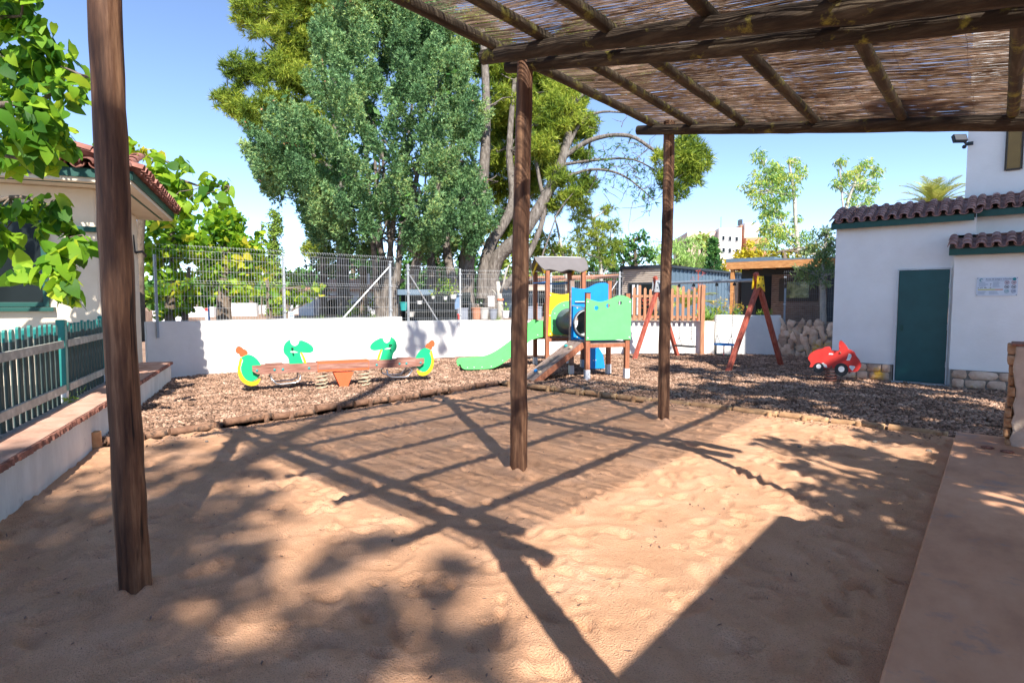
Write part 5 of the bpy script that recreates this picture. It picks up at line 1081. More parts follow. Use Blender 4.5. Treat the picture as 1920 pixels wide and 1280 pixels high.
simple('eucalyptus', 'tall airy eucalyptus with drooping leaves left of the white building', 1492, 24, [(1425, 292, 20), (1440, 320, 34), (1415, 345, 30), (1460, 330, 32), (1490, 300, 16), (1500, 320, 20), (1425, 375, 20), (1450, 375, 34), (1480, 360, 20), (1440, 410, 30), (1450, 440, 30), (1430, 430, 14), (1455, 470, 20), (1490, 345, 18), (1470, 400, 14), (1495, 410, 10), (1470, 430, 22), (1490, 450, 20), (1435, 455, 22), (1510, 440, 16), (1520, 460, 18), (1460, 345, 24), (1480, 480, 16)], 'eucalypt',
       [([(1500, 640), (1496, 480), (1492, 420), (1487, 350), (1478, 300)], .13, .035), ([(1494, 450), (1468, 420), (1445, 360), (1432, 310)], .05, .015), ([(1494, 470), (1470, 440), (1455, 400)], .04, .015)], 'bark_pale', size=.17, dens=150, aspect=.25, droop=1.0, n=34, frac=.22, tw=50)
simple('eucalyptus', 'shorter eucalyptus rising just behind the clay tile roof', 1590, 24, [(1575, 300, 16), (1590, 330, 28), (1570, 345, 16), (1620, 315, 28), (1645, 320, 16), (1610, 350, 28), (1640, 350, 18), (1595, 375, 18), (1625, 375, 16), (1580, 400, 14)], 'eucalypt',
       [([(1575, 640), (1578, 480), (1585, 400), (1600, 350), (1618, 310)], .12, .03), ([(1584, 420), (1578, 360), (1575, 310)], .05, .015)], 'bark_pale', size=.16, dens=150, aspect=.25, droop=1.0, n=34, frac=.22, tw=40)
simple('pink_oleander', 'flowering bush with pale yellow and green leaves above the timber porch', 1470, 22, [(1450, 475, 14), (1475, 480, 16), (1500, 478, 16), (1520, 470, 18), (1460, 490, 10)], 'yellow_bush', size=.14, dens=60, n=18, frac=.3)
simple('olive_tree', 'small grey green olive tree leaning over the porch next to the white building', 1545, 15.5, [(1545, 440, 26), (1530, 465, 26), (1550, 480, 28), (1520, 500, 26), (1500, 510, 20), (1545, 515, 28), (1560, 455, 24), (1525, 525, 18), (1560, 500, 28), (1510, 470, 14)], 'olive_green',
       [([(1543, 640), (1543, 560), (1541, 520), (1546, 470), (1550, 430)], .09, .03)], 'bark_pale', size=.11, dens=330, aspect=.28, n=20, frac=.28, droop=.4, tw=30)
simple('broadleaf_tree', 'dark dense tree filling the gap under the cypress left side', 660, 32, [(620, 500, 34), (660, 490, 40), (700, 480, 40), (640, 530, 36), (690, 520, 40), (600, 540, 24)], 'dark_green', size=.24, dens=55, n=24, frac=.27)
simple('broadleaf_tree', 'dark dense tree behind the cypress and pine trunks', 820, 33, [(760, 500, 40), (810, 470, 44), (860, 450, 46), (900, 480, 44), (840, 520, 40), (780, 540, 34), (890, 530, 36), (780, 440, 40)], 'dark_green', size=.24, dens=55, n=24, frac=.27)
simple('broadleaf_tree', 'mid green tree behind the bare forked branches and tower roof', 985, 34, [(950, 500, 40), (990, 470, 40), (1030, 500, 36), (970, 430, 36), (1000, 530, 36), (940, 440, 30), (1045, 470, 30)], 'pine_far', size=.24, dens=55, n=24, frac=.27)
simple('broadleaf_tree', 'green tree between the young pine and the dark cabin tree', 1150, 36, [(1110, 500, 30), (1150, 500, 30), (1085, 510, 26), (1130, 475, 20)], 'dark_green', size=.24, dens=55, n=22, frac=.27)
simple('broadleaf_tree', 'light green trees closing the gap left of the column cypress', 470, 36, [(450, 470, 34), (480, 490, 30), (520, 520, 34), (560, 530, 30), (430, 510, 34), (390, 500, 30)], 'mulberry_far', size=.24, dens=60, n=22, frac=.27)
# ---- palm behind the white building and a low one by the picket fence
def palm(name, label, base, crown, nf, L, lm='palm_green', trunk=True, r=.16, el=(.2, 1.2), bs=.34):
    root = thing(name, label, 'palm', base, 0); b = Vector(base); c = Vector(crown)-b
    if trunk: t = MB(); t.tube([(0, 0, -.2), (.03, 0, c.z*.5), (c.x, c.y, c.z)], [r*1.3, r, r*1.1], 12, rough=.08); t.build('trunk', M['bark_brown'], root)
    for i in range(nf):
        a = 2*PI*i*.382+rng.uniform(-.2, .2); e = el[0]+(el[1]-el[0])*rng.random(); mb = MB(); P_ = []; N = 22; ll = L*rng.uniform(.85, 1.1); lean = rng.uniform(.9, 1.3)
        x = z = 0; ang = e
        for k in range(N+1):
            P_.append(c+Vector((math.cos(a)*x, math.sin(a)*x, z))); x += math.cos(ang)*ll/N; z += math.sin(ang)*ll/N; ang -= lean/N
        mb.tube(P_, [.022*(1-.8*k/N) for k in range(N+1)], 5)
        side = Vector((-math.sin(a), math.cos(a), 0))
        for k in range(3, N):
            d = (P_[k+1]-P_[k]).normalized(); up = side.cross(d)
            for s in (-1, 1):
                for h in (0, .5):
                    q = P_[k].lerp(P_[k+1], h); bl = bs*math.sin(PI*(k+h)/(N+1)*.85+.35)*rng.uniform(.85, 1.1); dd = (side*s*.75+d*.75+Vector((0, 0, rng.uniform(-.05, .25)))).normalized(); w = .014
                    mb.add([q-d*w, q+d*w, q+dd*bl*.6+d*w*.9, q+dd*bl, q+dd*bl*.6-d*w*.9], [(0, 1, 2, 3, 4)])
        mb.build('frond', M[lm], root)
    return root
c = at(1752, 392, 22)
palm('palm_tree', 'palm crown with pale green fronds rising behind the clay tile roof', (c[0], c[1], .2), tuple(c), 30, 1.45, el=(.5, 1.55), bs=.4)
p = foot(1285, 19.5); palm('small_palm', 'low palm with arching fronds behind the brown picket fence', p, (p[0], p[1], 1.25), 13, 1.3, trunk=False, el=(.5, 1.3), bs=.3)
# ---- mulberry by the house, branches hanging into the view
mb_base = (-7.9, -5.4, .35)
L1_ = [(20, 20, 60), (70, 70, 50), (110, 120, 42), (40, 130, 60), (20, 200, 55), (80, 200, 55), (130, 170, 36), (60, 260, 50), (110, 265, 36), (20, 290, 45), (-60, 100, 80), (-70, 230, 80), (-80, -20, 90), (30, -50, 60), (90, 310, 20), (160, 150, 14)]
L2_ = [(60, 385, 34), (100, 375, 28), (20, 395, 30), (110, 430, 34), (130, 475, 34), (150, 450, 22), (110, 520, 34), (130, 555, 22), (175, 455, 16), (40, 510, 24), (20, 450, 24), (-40, 430, 50), (95, 490, 30)]
L3_ = [(285, 290, 20), (300, 320, 26), (340, 310, 20), (340, 350, 26), (390, 340, 20), (380, 365, 20), (300, 350, 26), (425, 345, 14), (260, 280, 14), (230, 270, 26), (200, 260, 26), (415, 370, 14), (305, 375, 24), (345, 385, 24), (310, 410, 20)]
def near_leaves(name, cl, dep, size, dens, lab, base, limbs, bark='bark_brown', lm='mulberry'):
    cc = [C3(a, b_, r*.9, dep+rng.uniform(-.5, .5)) for a, b_, r in cl]; root = thing(name, lab, 'tree', base, 0); b = np.array(base); tr = MB()
    for pts, r0, r1 in limbs:
        P_ = smoothline([tuple(np.array(p)-b) for p in pts], 5, False); tr.tube(P_, [r0+(r1-r0)*i/(len(P_)-1) for i in range(len(P_))], 8, caps=False, rough=.05)
    nodes = [np.array(p)-b for pts, _, _ in limbs for p in pts[1:]]
    for i, c in enumerate(shift(cc, b)):
        c = np.array(c[:3]); e = min(nodes, key=lambda q: np.linalg.norm(q-c)); limb(tr, e, c, .012, .004, .1, 5, 4, seed=i)
    tr.build('trunk', M[bark], root, smooth=True)
    P_, N_ = clump_points(shift(cc, b), dens*2.2); k = len(P_); 
    N_[:, 2] = np.abs(N_[:, 2])*.6+.5; N_ += .55*np.array([-.3, -.5, .2])
    leaves('crown', P_, N_, size, M[lm], root, kind='leaf', aspect=.86, jitter=.5, droop=.75)
near_leaves('mulberry_tree', L1_, 5.6, .125, 520, 'mulberry with large sunlit heart shaped leaves filling the upper left corner', mb_base,
   [(PX((-420, 900, 5.5), (-300, 500, 5.6), (-160, 250, 5.6)), .14, .08), (PX((-160, 250, 5.6), (-20, 200, 5.6), (70, 190, 5.6), (150, 140, 5.6)), .04, .01), (PX((-160, 250, 5.6), (-60, 60, 5.6), (40, 30, 5.6)), .05, .01), (PX((-100, 260, 5.6), (0, 290, 5.6), (60, 300, 5.6)), .03, .01)])
near_leaves('mulberry_branch', L2_, 6.2, .14, 460, 'low mulberry branch with large leaves hanging in front of the house window', (-7.3, -5.0, .35),
   [(PX((-420, 900, 6.2), (-260, 560, 6.2), (-80, 420, 6.2)), .06, .03), (PX((-80, 420, 6.2), (20, 370, 6.2), (90, 390, 6.2), (125, 440, 6.2), (130, 520, 6.2)), .025, .006)])
near_leaves('mulberry_branch', L3_, 11.5, .17, 260, 'mulberry boughs reaching over the house eave against the blue sky', foot(260, 12.6),
   [(PX((262, 640, 12.6), (262, 450, 12.4), (275, 340, 12)), .12, .06), (PX((270, 360, 12), (320, 335, 11.8), (380, 350, 11.6), (430, 350, 11.4)), .04, .008), (PX((272, 340, 12), (290, 300, 11.6), (340, 315, 11.5)), .03, .008), (PX((270, 380, 12), (230, 300, 11.8), (190, 260, 11.6)), .04, .01)], lm='mulberry_far')
# ---- trees outside the view whose shade falls on the sand, the bark and the white building
def G0(px, py, z=0.): a = at(px, py, 1.)-CAM; t = (z-CAM[2])/a[2]; return CAM+a*t
def shade(px, py, h, r): g_ = G0(px, py); return (g_[0]+.91*h, g_[1]-.6*h, h, r, .8)
cl = [shade(a[0], a[1], a[2]*1.9, a[3]) for a in ((60, 1010, 6, .9), (180, 930, 6.4, .7), (330, 900, 6.8, .5), (420, 860, 7, .42), (200, 1060, 6, .7), (330, 990, 6.4, .6), (90, 1150, 5.6, .7), (260, 1150, 5.8, .6), (420, 960, 6.6, .35), (480, 930, 6.9, .22), (380, 1080, 6, .4), (120, 1270, 5.4, .6), (300, 1260, 5.4, .45), (560, 1180, 6, .28), (660, 1240, 6, .3), (820, 1190, 6, .26), (760, 1110, 6.4, .24), (900, 1240, 6, .25), (620, 1050, 6.6, .16), (700, 1010, 6.8, .13), (560, 1270, 5.6, .3), (0, 1100, 6, .8), (0, 950, 6.2, .8), (480, 1030, 6.4, .14), (860, 1060, 6.6, .11), (330, 830, 7.2, .3), (260, 860, 7, .3), (470, 880, 7, .18), (700, 1190, 6, .2))]
for x, y, z, r_ in ((-7.75, 5.5, .75, .32), (-7.75, 5.75, .45, .3), (-7.7, 6.2, .7, .22), (-7.7, 6.35, .25, .16), (-7.6, 6.7, .8, .12), (-7.8, 5.35, .3, .2)): cl.append((x+.91*11.5, y-.6*11.5, z+11.5, r_, .9))
base = (9, -12, 0)
tree('plane_tree', 'shade tree behind the camera', base, [([(9, -12, 0), (9, -11.5, 5), (8.8, -10.5, 9), (6.5, -6, 11.2), (3.4, -1.6, 11.9)], .2, .08)], subclumps(cl, 9, .45, .8), 'mulberry', size=.17, dens=30, kind='leaf', aspect=.8, twigs=30)
cl = []
for a in ((1300, 700, 8.5, .9), (1420, 700, 8.5, .8), (1560, 745, 8, .8), (1700, 740, 7.5, .8), (1800, 770, 7, .8), (1330, 670, 9, 1.0), (1250, 690, 9, .6), (1700, 790, 7, .6), (1500, 690, 8.5, .9), (1600, 700, 8, .7), (1850, 730, 7.5, .9), (1360, 730, 8.6, .7), (1480, 760, 8.2, .5), (1400, 680, 9, .9), (1500, 730, 8.4, .8), (1620, 740, 8, .8), (1780, 720, 7.5, .9), (1230, 670, 9, .5), (1650, 770, 7.8, .6), (1760, 800, 7, .6), (1860, 800, 7, .8), (1280, 740, 8.8, .35), (1420, 735, 8, .45), (1640, 780, 7.2, .45)): cl.append(shade(*a))
for x, z in ((1.2, .7), (1.2, 2.2), (2.4, .7), (2.6, 1.6), (2.2, 2.8), (3.4, .8), (3.2, 2.6), (3.9, 1.3), (3.3, 4.3), (3.9, 3.5), (3.2, 5.2), (3.3, 4.9), (3.9, 4.4), (3.9, 5.2), (3.0, 3.7), (1.6, 3.2), (4.6, 2.5), (.9, 1.5), (3.0, .3), (1.8, 1.6)): cl.append((x+.91*6.5, 8.4-.6*6.5, z+6.5, .85, .9))
base = (9.5, 3.6, 0)
tree('plane_tree', 'tall shade tree right of the view beside the white building', base, [([(9.5, 3.6, 0), (9.2, 3.4, 4), (8, 3.6, 7.5)], .3, .1)], subclumps(cl, 11, .42, .8), 'mulberry', size=.24, dens=36, kind='leaf', aspect=.8, twigs=20)
cl = [shade(*a) for a in ((1600, 850, 4.6, .55), (1700, 880, 4.5, .5), (1480, 830, 4.8, .35), (1620, 930, 4.4, .4), (1760, 950, 4.2, .6), (1800, 830, 4.6, .6), (1540, 880, 4.6, .22), (1640, 1010, 4.2, .45), (1850, 900, 4.2, .6), (1900, 820, 4.4, .7), (1830, 900, 4.3, .5), (1880, 860, 4.3, .6), (1910, 930, 4.2, .6), (1790, 880, 4.4, .45), (1850, 820, 4.5, .5), (1760, 905, 4.3, .4), (1700, 820, 4.6, .4), (1720, 990, 4.2, .5), (1810, 980, 4.2, .6))]
base = (7.6, -1.0, 0)
tree('orange_tree', 'small tree right of the slab outside the view', base, [([(7.6, -1.0, 0), (7.4, -1.0, 2), (6.6, -1.2, 4)], .12, .05)], subclumps(cl, 10, .42, .8), 'mulberry', size=.15, dens=60, kind='leaf', aspect=.7, twigs=16)
mbld = thing('main_building', 'white building with a low eave right of the camera outside the view', 'building', (5.3, -5, 0))
m_ = MB(); m_.box(0, 6, -6, 3.1, -.2, 2.75); m_.build('wall', M['render_bldg'], mbld)
m_ = MB(); m_.add([(-.35, -6.4, 2.78), (6.4, -6.4, 2.78), (6.4, 3.32, 2.78), (-.35, 3.32, 2.78), (-.35, -6.4, 2.9), (6.4, -6.4, 2.9), (6.4, 3.32, 2.9), (-.35, 3.32, 2.9), (3, -6.4, 3.9), (3, 3.32, 3.9)], [(3, 2, 1, 0), (0, 1, 5, 4), (2, 3, 7, 6), (3, 0, 4, 7), (1, 2, 6, 5), (4, 8, 9, 7), (5, 6, 9, 8), (4, 5, 8), (7, 9, 6)]); m_.build('roof', M['tile'], mbld)

# ---- planting on top of the walls
def tufts(name, pts, h, n, lm, lab, cat='plant', asp=.08, group=None):
    for i, (p, l_) in enumerate(zip(pts, lab if isinstance(lab, list) else [lab]*len(pts))):
        N_ = unit(n); N_[:, 2] = np.abs(N_[:, 2])+.5; P_ = np.stack([rng.normal(0, .03, n), rng.normal(0, .03, n), np.zeros(n)], 1)
        root = thing(name, l_, cat, p, 0, group); T_ = N_/np.linalg.norm(N_, axis=1, keepdims=True); B = np.cross(T_, unit(n)); B /= np.linalg.norm(B, axis=1, keepdims=True); s = (h*rng.uniform(.6, 1.1, n))[:, None]
        V = np.stack([P_-B*s*asp*.5, P_+B*s*asp*.5, P_+T_*s*.6+B*s*asp*.4, P_+T_*s, P_+T_*s*.6-B*s*asp*.4], 1).reshape(-1, 3)
        link('blades', fastmesh('blades', V, np.arange(n*5).reshape(n, 5), 5), M[lm], root)
tufts('aloe', [tuple(at(1318, 603, 17.0)), tuple(at(1333, 600, 16.9))], .52, 34, 'pepper_green', ['spiky green aloe right of the brown picket fence post', 'spiky green aloe at the left end of the planter wall'], asp=.12)
for i, (px, lab, fm) in enumerate(((1345, 'yellow flowering succulent at the left of the planter', 'flower_yellow'), (1362, 'pink flowering succulent in the middle of the planter', 'flower_red'), (1380, 'mixed low plant at the right of the planter', 'weed'), (1440, 'low plant in front of the porch door', 'olive_green'))):
    p = at(px, 592, 16.9); r_ = thing('planter_plant', lab, 'plant', tuple(p)); c_ = [(rng.normal(0, .13), rng.normal(0, .05), rng.uniform(.0, .28), .10) for _ in range(6)]
    P_, N_ = clump_points(c_, 2500); leaves('foliage', P_, N_, .06, M['weed'], r_, aspect=.4); P_, N_ = clump_points([(c[0], c[1], c[2]+.05, .09) for c in c_[:3]], 900); leaves('flowers', P_, N_, .045, M[fm], r_, aspect=.7)
def stalk(px, dep, y0, y1, lab, fm):
    p = at(px, y0, dep); t = at(px, y1, dep); r_ = thing('flower_stalk', lab, 'flower', tuple(p)); h = t[2]-p[2]; m_ = MB(); m_.tube([(0, 0, 0), (.02, 0, h*.5), (0, 0, h)], [.018, .013, .006], 6)
    for k in range(5): m_.tube([(0, 0, h*(.5+.09*k)), ((-1)**k*.16, 0, h*(.56+.09*k))], .006, 4)
    m_.build('stem', M['orange_hdpe' if fm == 'flower_red' else 'weed'], r_); P_, N_ = clump_points([((-1)**k*.16, 0, h*(.58+.09*k), .07) for k in range(5)]+[(0, 0, h, .09)], 2200); leaves('flowers', P_, N_, .05, M[fm], r_, aspect=.4, up=.5)
stalk(1307, 17.6, 603, 508, 'tall red flower stalk above the picket fence post', 'flower_red'); stalk(1206, 17.8, 603, 560, 'short dark red flowers at the left end of the picket fence', 'flower_red')
stalk(1349, 16.8, 592, 560, 'thin white tipped flower stalk in the planter, the left one', 'sign_white' if False else 'flower_yellow'); stalk(1379, 16.8, 592, 570, 'thin flower stalk in the planter, the right one', 'flower_yellow')
cl = []
for px in range(1165, 1300, 7): cl.append(C3(px+rng.uniform(-3, 3), 600+rng.uniform(-5, 7), 6, 17.1))
for px, py in ((1290, 612), (1297, 620), (1282, 608), (1198, 615), (1196, 630), (1190, 640), (1315, 612)): cl.append(C3(px, py, 4, 17.0))
r_ = thing('creeper', 'small leafed creeper trailing over the low white wall below the picket fence', 'creeper', foot(1240, 17.1)); P_, N_ = clump_points(shift(cl, r_.location), 900); leaves('leaves', P_, N_, .055, M['weed'], r_, aspect=.6)
P_, N_ = clump_points(shift([C3(1227, 590, 6, 17), C3(1301, 592, 6, 17), C3(1270, 602, 3, 17)], r_.location), 1800); leaves('flowers', P_, N_, .05, M['flower_yellow'], r_, aspect=.8)
tufts('grass_tuft', [foot(px, 15.5+i*.6, .82) for i, px in enumerate((560, 600, 640, 700, 930))], .3, 60, 'weed', ['grass tuft behind the wall right of the small plate', 'grass tuft behind the wall below the shrub gap', 'grass tuft in front of the arch house', 'grass tuft below the oleander', 'grass tuft at the foot of the pine trunks'], asp=.05)

# ================================================================ BUILDINGS BEYOND
def prism(mb, pts, z0, z1): mb.plate(pts, z1-z0, (0, 0, (z0+z1)/2), (1, 0, 0), (0, 1, 0))
def quadbox(mb, a, b, t, z0, z1, s=1):   # wall slab from a to b (xy), thickness t to the far side
    a = Vector((a[0], a[1], 0)); b = Vector((b[0], b[1], 0)); d = (b-a).normalized(); n = Vector((-d.y, d.x, 0))*t*s
    prism(mb, [(p.x, p.y) for p in (a, b, b+n, a+n)], z0, z1)
# slatted cabin with blue metal side
A = (-7.44, 15.37); B = (-5.77, 15.45); Cc = (-6.65+.1, 26.39); cab = thing('cabin', 'low modular cabin with beige slats in front and a blue metal side wall', 'cabin', (A[0], A[1], GZ))
o_ = lambda p: (p[0]-A[0], p[1]-A[1])
def cpt(t, off=0): return (A[0]+(B[0]-A[0])*t-A[0], A[1]+(B[1]-A[1])*t-A[1]-off)
m_ = MB(); prism(m_, [o_(A), o_(B), (o_(B)[0], o_(B)[1]+11), (o_(A)[0], o_(A)[1]+11)], -.2, 1.86); m_.build('body', M['blue_metal'], cab)
m_ = MB()
for i in range(30):
    y = .25+i*.36; m_.box(o_(B)[0]+.0, o_(B)[0]+.035, y, y+.05, 0, 1.84)
m_.build('seams', M['blue_metal'], cab)
m_ = MB(); z = -.1
while z < 1.8: m_.box(.03, 1.64, -.035, -.002, z, z+.055); z += .075
m_.build('slats', M['beige_slat'], cab)
m_ = MB(); m_.box(-.05, 1.74, -.09, -.037, 1.80, 1.93); m_.box(-.06, .02, -.09, -.037, -.1, 1.8); m_.box(1.645, 1.74, -.09, -.0, -.1, 1.8); m_.box(1.7, 1.80, 0, 11, 1.84, 1.93); m_.build('trim', M['dark_metal'], cab)
m_ = MB(); m_.box(.30, 1.32, -.07, -.036, .08, 1.30); wd = m_.build('window', M['dark_metal'], cab); m_ = MB(); m_.box(.36, .80, -.075, -.0705, .14, 1.24); m_.box(.86, 1.27, -.075, -.0705, .14, 1.24); m_.build('pane', M['glass_dark'], wd)
m_ = MB(); m_.box(.47, .58, -.082, -.0755, .14, 1.24); m_.box(.66, .72, -.082, -.0755, .14, 1.24); m_.build('curtain', M['white_plastic'], wd)
# porch building left of the cabin
p0 = at(1092, 565, 24); pb = thing('porch_building', 'low dark building with a terracotta roof edge left of the slatted cabin', 'building', (p0[0], p0[1], GZ), R(8))
m_ = MB(); m_.box(-4, 1.9, 0, 3, -.2, 1.45); m_.build('wall', M['blue_metal'], pb); m_ = MB(); m_.add([(-4.2, -.5, 1.42), (2.0, -.5, 1.62), (2.0, 2, 1.8), (-4.2, 2, 1.8), (-4.2, -.5, 1.35), (2.0, -.5, 1.54)], [(0, 1, 2, 3), (4, 5, 1, 0)]); m_.build('roof', M['terracotta'], pb)
m_ = MB()
for x in (-3.2, -2.0, -.8, .4): m_.box(x, x+.7, -.03, -.003, .0, 1.15)
m_.build('windows', M['glass_dark'], pb)
m_ = MB()
for x in (-1.4, .1, 1.5): m_.box(x, x+.09, -.45, -.36, -.2, 1.5)
m_.build('posts', M['orangewood'], pb)
# timber porch cabin
pc = thing('porch_cabin', 'cabin with an orange timber porch roof, dark door and brick coloured slats', 'cabin', (-3.3, 16.1, GZ))
m_ = MB(); m_.box(0, 4.6, 0, 4, -.2, 1.86); m_.build('wall', M['dark_metal'], pc)
m_ = MB(); z = -.1
while z < 1.5: m_.box(.98, 2.62, -.03, -.002, z, z+.045); z += .062
m_.build('slats', M['brick_slat'], pc)
m_ = MB(); m_.box(-.06, 3.6, -1.15, -.0, 1.80, 1.83); m_.box(-.1, 3.6, -1.2, -1.151, 1.66, 1.88); m_.box(-.1, -.051, -1.15, 0, 1.66, 1.88); m_.build('porch_roof', M['orangewood'], pc)
m_ = MB()
for x in np.arange(.2, 3.5, .42): m_.box(x, x+.06, -1.15, -.0, 1.68, 1.795)
m_.build('joists', M['orangewood'], pc)
m_ = MB(); m_.box(-.12, 1.35, -1.18, .0, 1.885, 2.0); m_.box(1.35, 3.6, -1.18, 4, 1.885, 1.93); m_.build('roof_flashing', M['blue_metal'], pc)
m_ = MB(); m_.box(.02, .13, -1.14, -1.03, -.2, 1.66); m_.box(3.4, 3.5, -1.14, -1.03, -.2, 1.66); m_.build('porch_post', M['orangewood'], pc)
m_ = MB(); m_.box(.50, .96, -.05, -.0, -.1, 1.45); m_.build('door', M['glass_dark'], pc)
m_ = MB(); m_.box(1.22, 2.36, -.07, -.031, .62, 1.36); w_ = m_.build('window', M['olive_dark'], pc, bevel=.004); m_ = MB(); m_.box(1.46, 2.12, -.076, -.0715, .74, 1.26); m_.build('pane', M['window_view'], w_)
m_ = MB(); m_.box(2.64, 2.9, -.06, 0, -.1, 1.5); m_.build('dark_strip', M['dark_metal'], pc)
m_ = MB(); m_.box(-.34, -.10, -.04, .4, .4, 1.4)
for z in np.arange(.42, 1.38, .06): m_.box(-.345, -.095, -.05, -.041, z, z+.03)
m_.build('side_louvre', M['beige_slat'], pc)
# apartment block
p0 = at(1345, 565, 80); ap = thing('apartment_block', 'pink and orange apartment block far beyond the trees', 'building', (p0[0], p0[1], 0), YAW-R(6))
q = 80/F
def ab(x0, x1, d0, d1, y0, y1, m, name): b_ = MB(); b_.box((x0-1345)*q, (x1-1345)*q, d0, d1, (565-y1)*q+1.45, (565-y0)*q+1.45); return b_.build(name, m, ap)
ab(1345, 1386, 0, 12, 429, 580, M['pale_wall'], 'wall'); ab(1290, 1344.9, 1.0, 12, 434, 580, M['pink_wall'], 'wall'); ab(1386.1, 1391, .6, 8, 424, 580, M['orange_wall'], 'wall'); ab(1391.2, 1416, 0, 8, 420, 448, M['pale_wall'], 'wall')
ab(1391.2, 1431, -.8, 7.9, 448.2, 580, M['orange_wall'], 'wall'); ab(1389, 1394.5, 2, 3, 410, 419.9, M['dark_metal'], 'chimney')
for x, y in ((1351, 444), (1363, 445), (1375, 446), (1352, 466), (1363, 467), (1376, 468)):
    w_ = ab(x-.6, x+4.6, -.12, -.05, y-.6, y+7.6, M['white_plastic'], 'window'); ab(x, x+4, -.15, -.125, y, y+7, M['glass_dark'], 'pane').parent = w_
for x in (1398, 1404, 1410): ab(x, x+5, -.9, -.82, 461, 463, M['glass_dark'], 'vent_window')
for x in (1419, 1424, 1429): ab(x, x+4, -.9, -.82, 458, 462, M['glass_dark'], 'window'); 
for x in (1419, 1425): ab(x, x+5, -.9, -.82, 463, 473, M['ink_grey'], 'window')
b_ = MB(); b_.tube([((1358-1345)*q, 3, (565-430)*q+1.45), ((1358-1345)*q, 3, (565-403)*q+1.45)], .05, 5); b_.build('antenna', M['wire_dark'], ap)
b_ = MB(); x0, x1 = (1331-1345)*q, (1353-1345)*q; zt = (565-428.9)*q+1.45; b_.add([(x0, 2, zt-.2), (x1, 2, zt-.2), (x1, 6, zt-.2), (x0, 6, zt-.2), ((x0+x1)/2, 4, zt+.5)], [(0, 1, 4), (1, 2, 4), (2, 3, 4), (3, 0, 4)]); b_.build('skylight', M['white_plastic'], ap)
# white house with an arch
a0 = at(585, 565, 27); b0 = at(735, 565, 27); an = math.atan2(b0[1]-a0[1], b0[0]-a0[0]); ah = thing('arch_house', 'white house with a dark arched opening seen through the fence', 'house', (a0[0], a0[1], GZ), an)
m_ = MB(); arch = [(.45, -.3), (.45, .2)]+[(1.05-.6*math.cos(t), .2+.55*math.sin(t)) for t in np.linspace(.1, PI-.1, 12)]+[(1.65, .2), (1.65, -.3)]
m_.plate([(0, -.35), (3.7, -.35), (3.7, 1.25), (0, 1.25)], .2, (0, 0, 0), (1, 0, 0), (0, 0, 1), holes=[[(max(.45, x), max(-.3, z)) for x, z in arch]]); m_.build('wall', M['white_house'], ah)
m_ = MB(); m_.box(0, 3.7, 1.2, 1.3, -.3, 1.2); m_.box(1.9, 2.5, -.14, -.1, 0, .6); m_.build('dark_porch', M['glass_dark'], ah)
m_ = MB(); m_.add([(-.2, -.4, 1.2), (3.9, -.4, 1.2), (3.9, 2.5, 1.75), (-.2, 2.5, 1.75), (-.2, -.4, 1.1), (3.9, -.4, 1.1)], [(0, 1, 2, 3), (4, 5, 1, 0)]); m_.build('roof', M['terracotta'], ah)
m_ = MB(); m_.box(.35, 1.9, -.14, -.105, .78, .9); m_.build('lintel', M['brick_edge'], ah)
m_ = MB(); m_.box(2.2, 2.4, .9, 1.1, 1.3, 1.95); m_.build('chimney', M['white_house'], ah)
for i, (pa, pb_, dep, y, lab) in enumerate(((425, 480, 25, 568, 'white garden wall piece behind the mulberry trunk'), (285, 400, 24, 575, 'low white wall at the far left behind the fence'), (560, 588, 26, 548, 'narrow bright white wall left of the arch house'), (485, 558, 30, 572, 'greyish white wall between the trunks behind the fence'))):
    a = at(pa, 565, dep); b = at(pb_, 565, dep); r_ = thing('white_wall', lab, 'wall', (a[0], a[1], GZ)); m_ = MB(); z = 1.45+(565-y)*dep/F-GZ
    quadbox(m_, (0, 0), (b[0]-a[0], b[1]-a[1]), .2, -.2, z); m_.build('wall', M['white_house'], r_)
# plant shelves and clutter behind the fence
a = at(748, 565, 17.4); b = at(884, 565, 17.4); an = math.atan2(b[1]-a[1], b[0]-a[0]); rk = thing('plant_shelves', 'dark blue metal shelves with a small roof behind the fence under the pines', 'shelves', (a[0], a[1], GZ), an)
m_ = MB(); m_.box(0, 1.05, -.2, .35, .93, .98); m_.box(0, 1.05, -.2, -.17, .82, .929); m_.build('roof', M['blue_metal'], rk)
m_ = MB()
for x in (0, 1.0, 2.1):
    for y in (-.15, .3): m_.box(x, x+.04, y, y+.04, -.1, .92 if x < 1.5 else .6)
m_.build('frame', M['dark_metal'], rk)
m_ = MB()
for z in (.12, .36, .60): m_.box(.02, 2.12, -.16, .34, z, z+.025)
m_.build('shelf', M['dark_metal'], rk)
m_ = MB(); m_.box(0, 2.1, .36, .39, 0, .9); m_.build('back_panel', M['glass_dark'], rk)
def pot(px, py, dep, h, r, mm, lab, name='plant_pot', plantm=None, hh=.2):
    p = at(px, py, dep); r_ = thing(name, lab, 'pot', tuple(p)); m_ = MB(); m_.lathe([(.001, 0), (r*.75, 0), (r, h), (r*1.06, h), (r*1.06, h*.92), (r*.9, h*.9), (.001, h*.88)], n=14); m_.build('vessel', M[mm], r_, smooth='auto')
    if plantm: P_, N_ = clump_points([(0, 0, h+hh*.5, hh*.5, 1.2)], 1800); leaves('foliage', P_, N_, .09, M[plantm], r_, aspect=.4, up=.5)
pot(757, 582, 17.3, .25, .12, 'teal_bucket', 'teal plastic bucket on the dark shelves', 'bucket')
pot(787, 570, 17.3, .10, .09, 'white_plastic', 'small white pot on the upper shelf behind the fence')
pot(770, 594, 17.3, .16, .13, 'concrete', 'grey stone bowl on the lowest shelf behind the fence')
pot(835, 562, 17.0, .10, .06, 'white_plastic', 'white cup with a green plant hanging beside the shelves', plantm='mulberry_far', hh=.5)
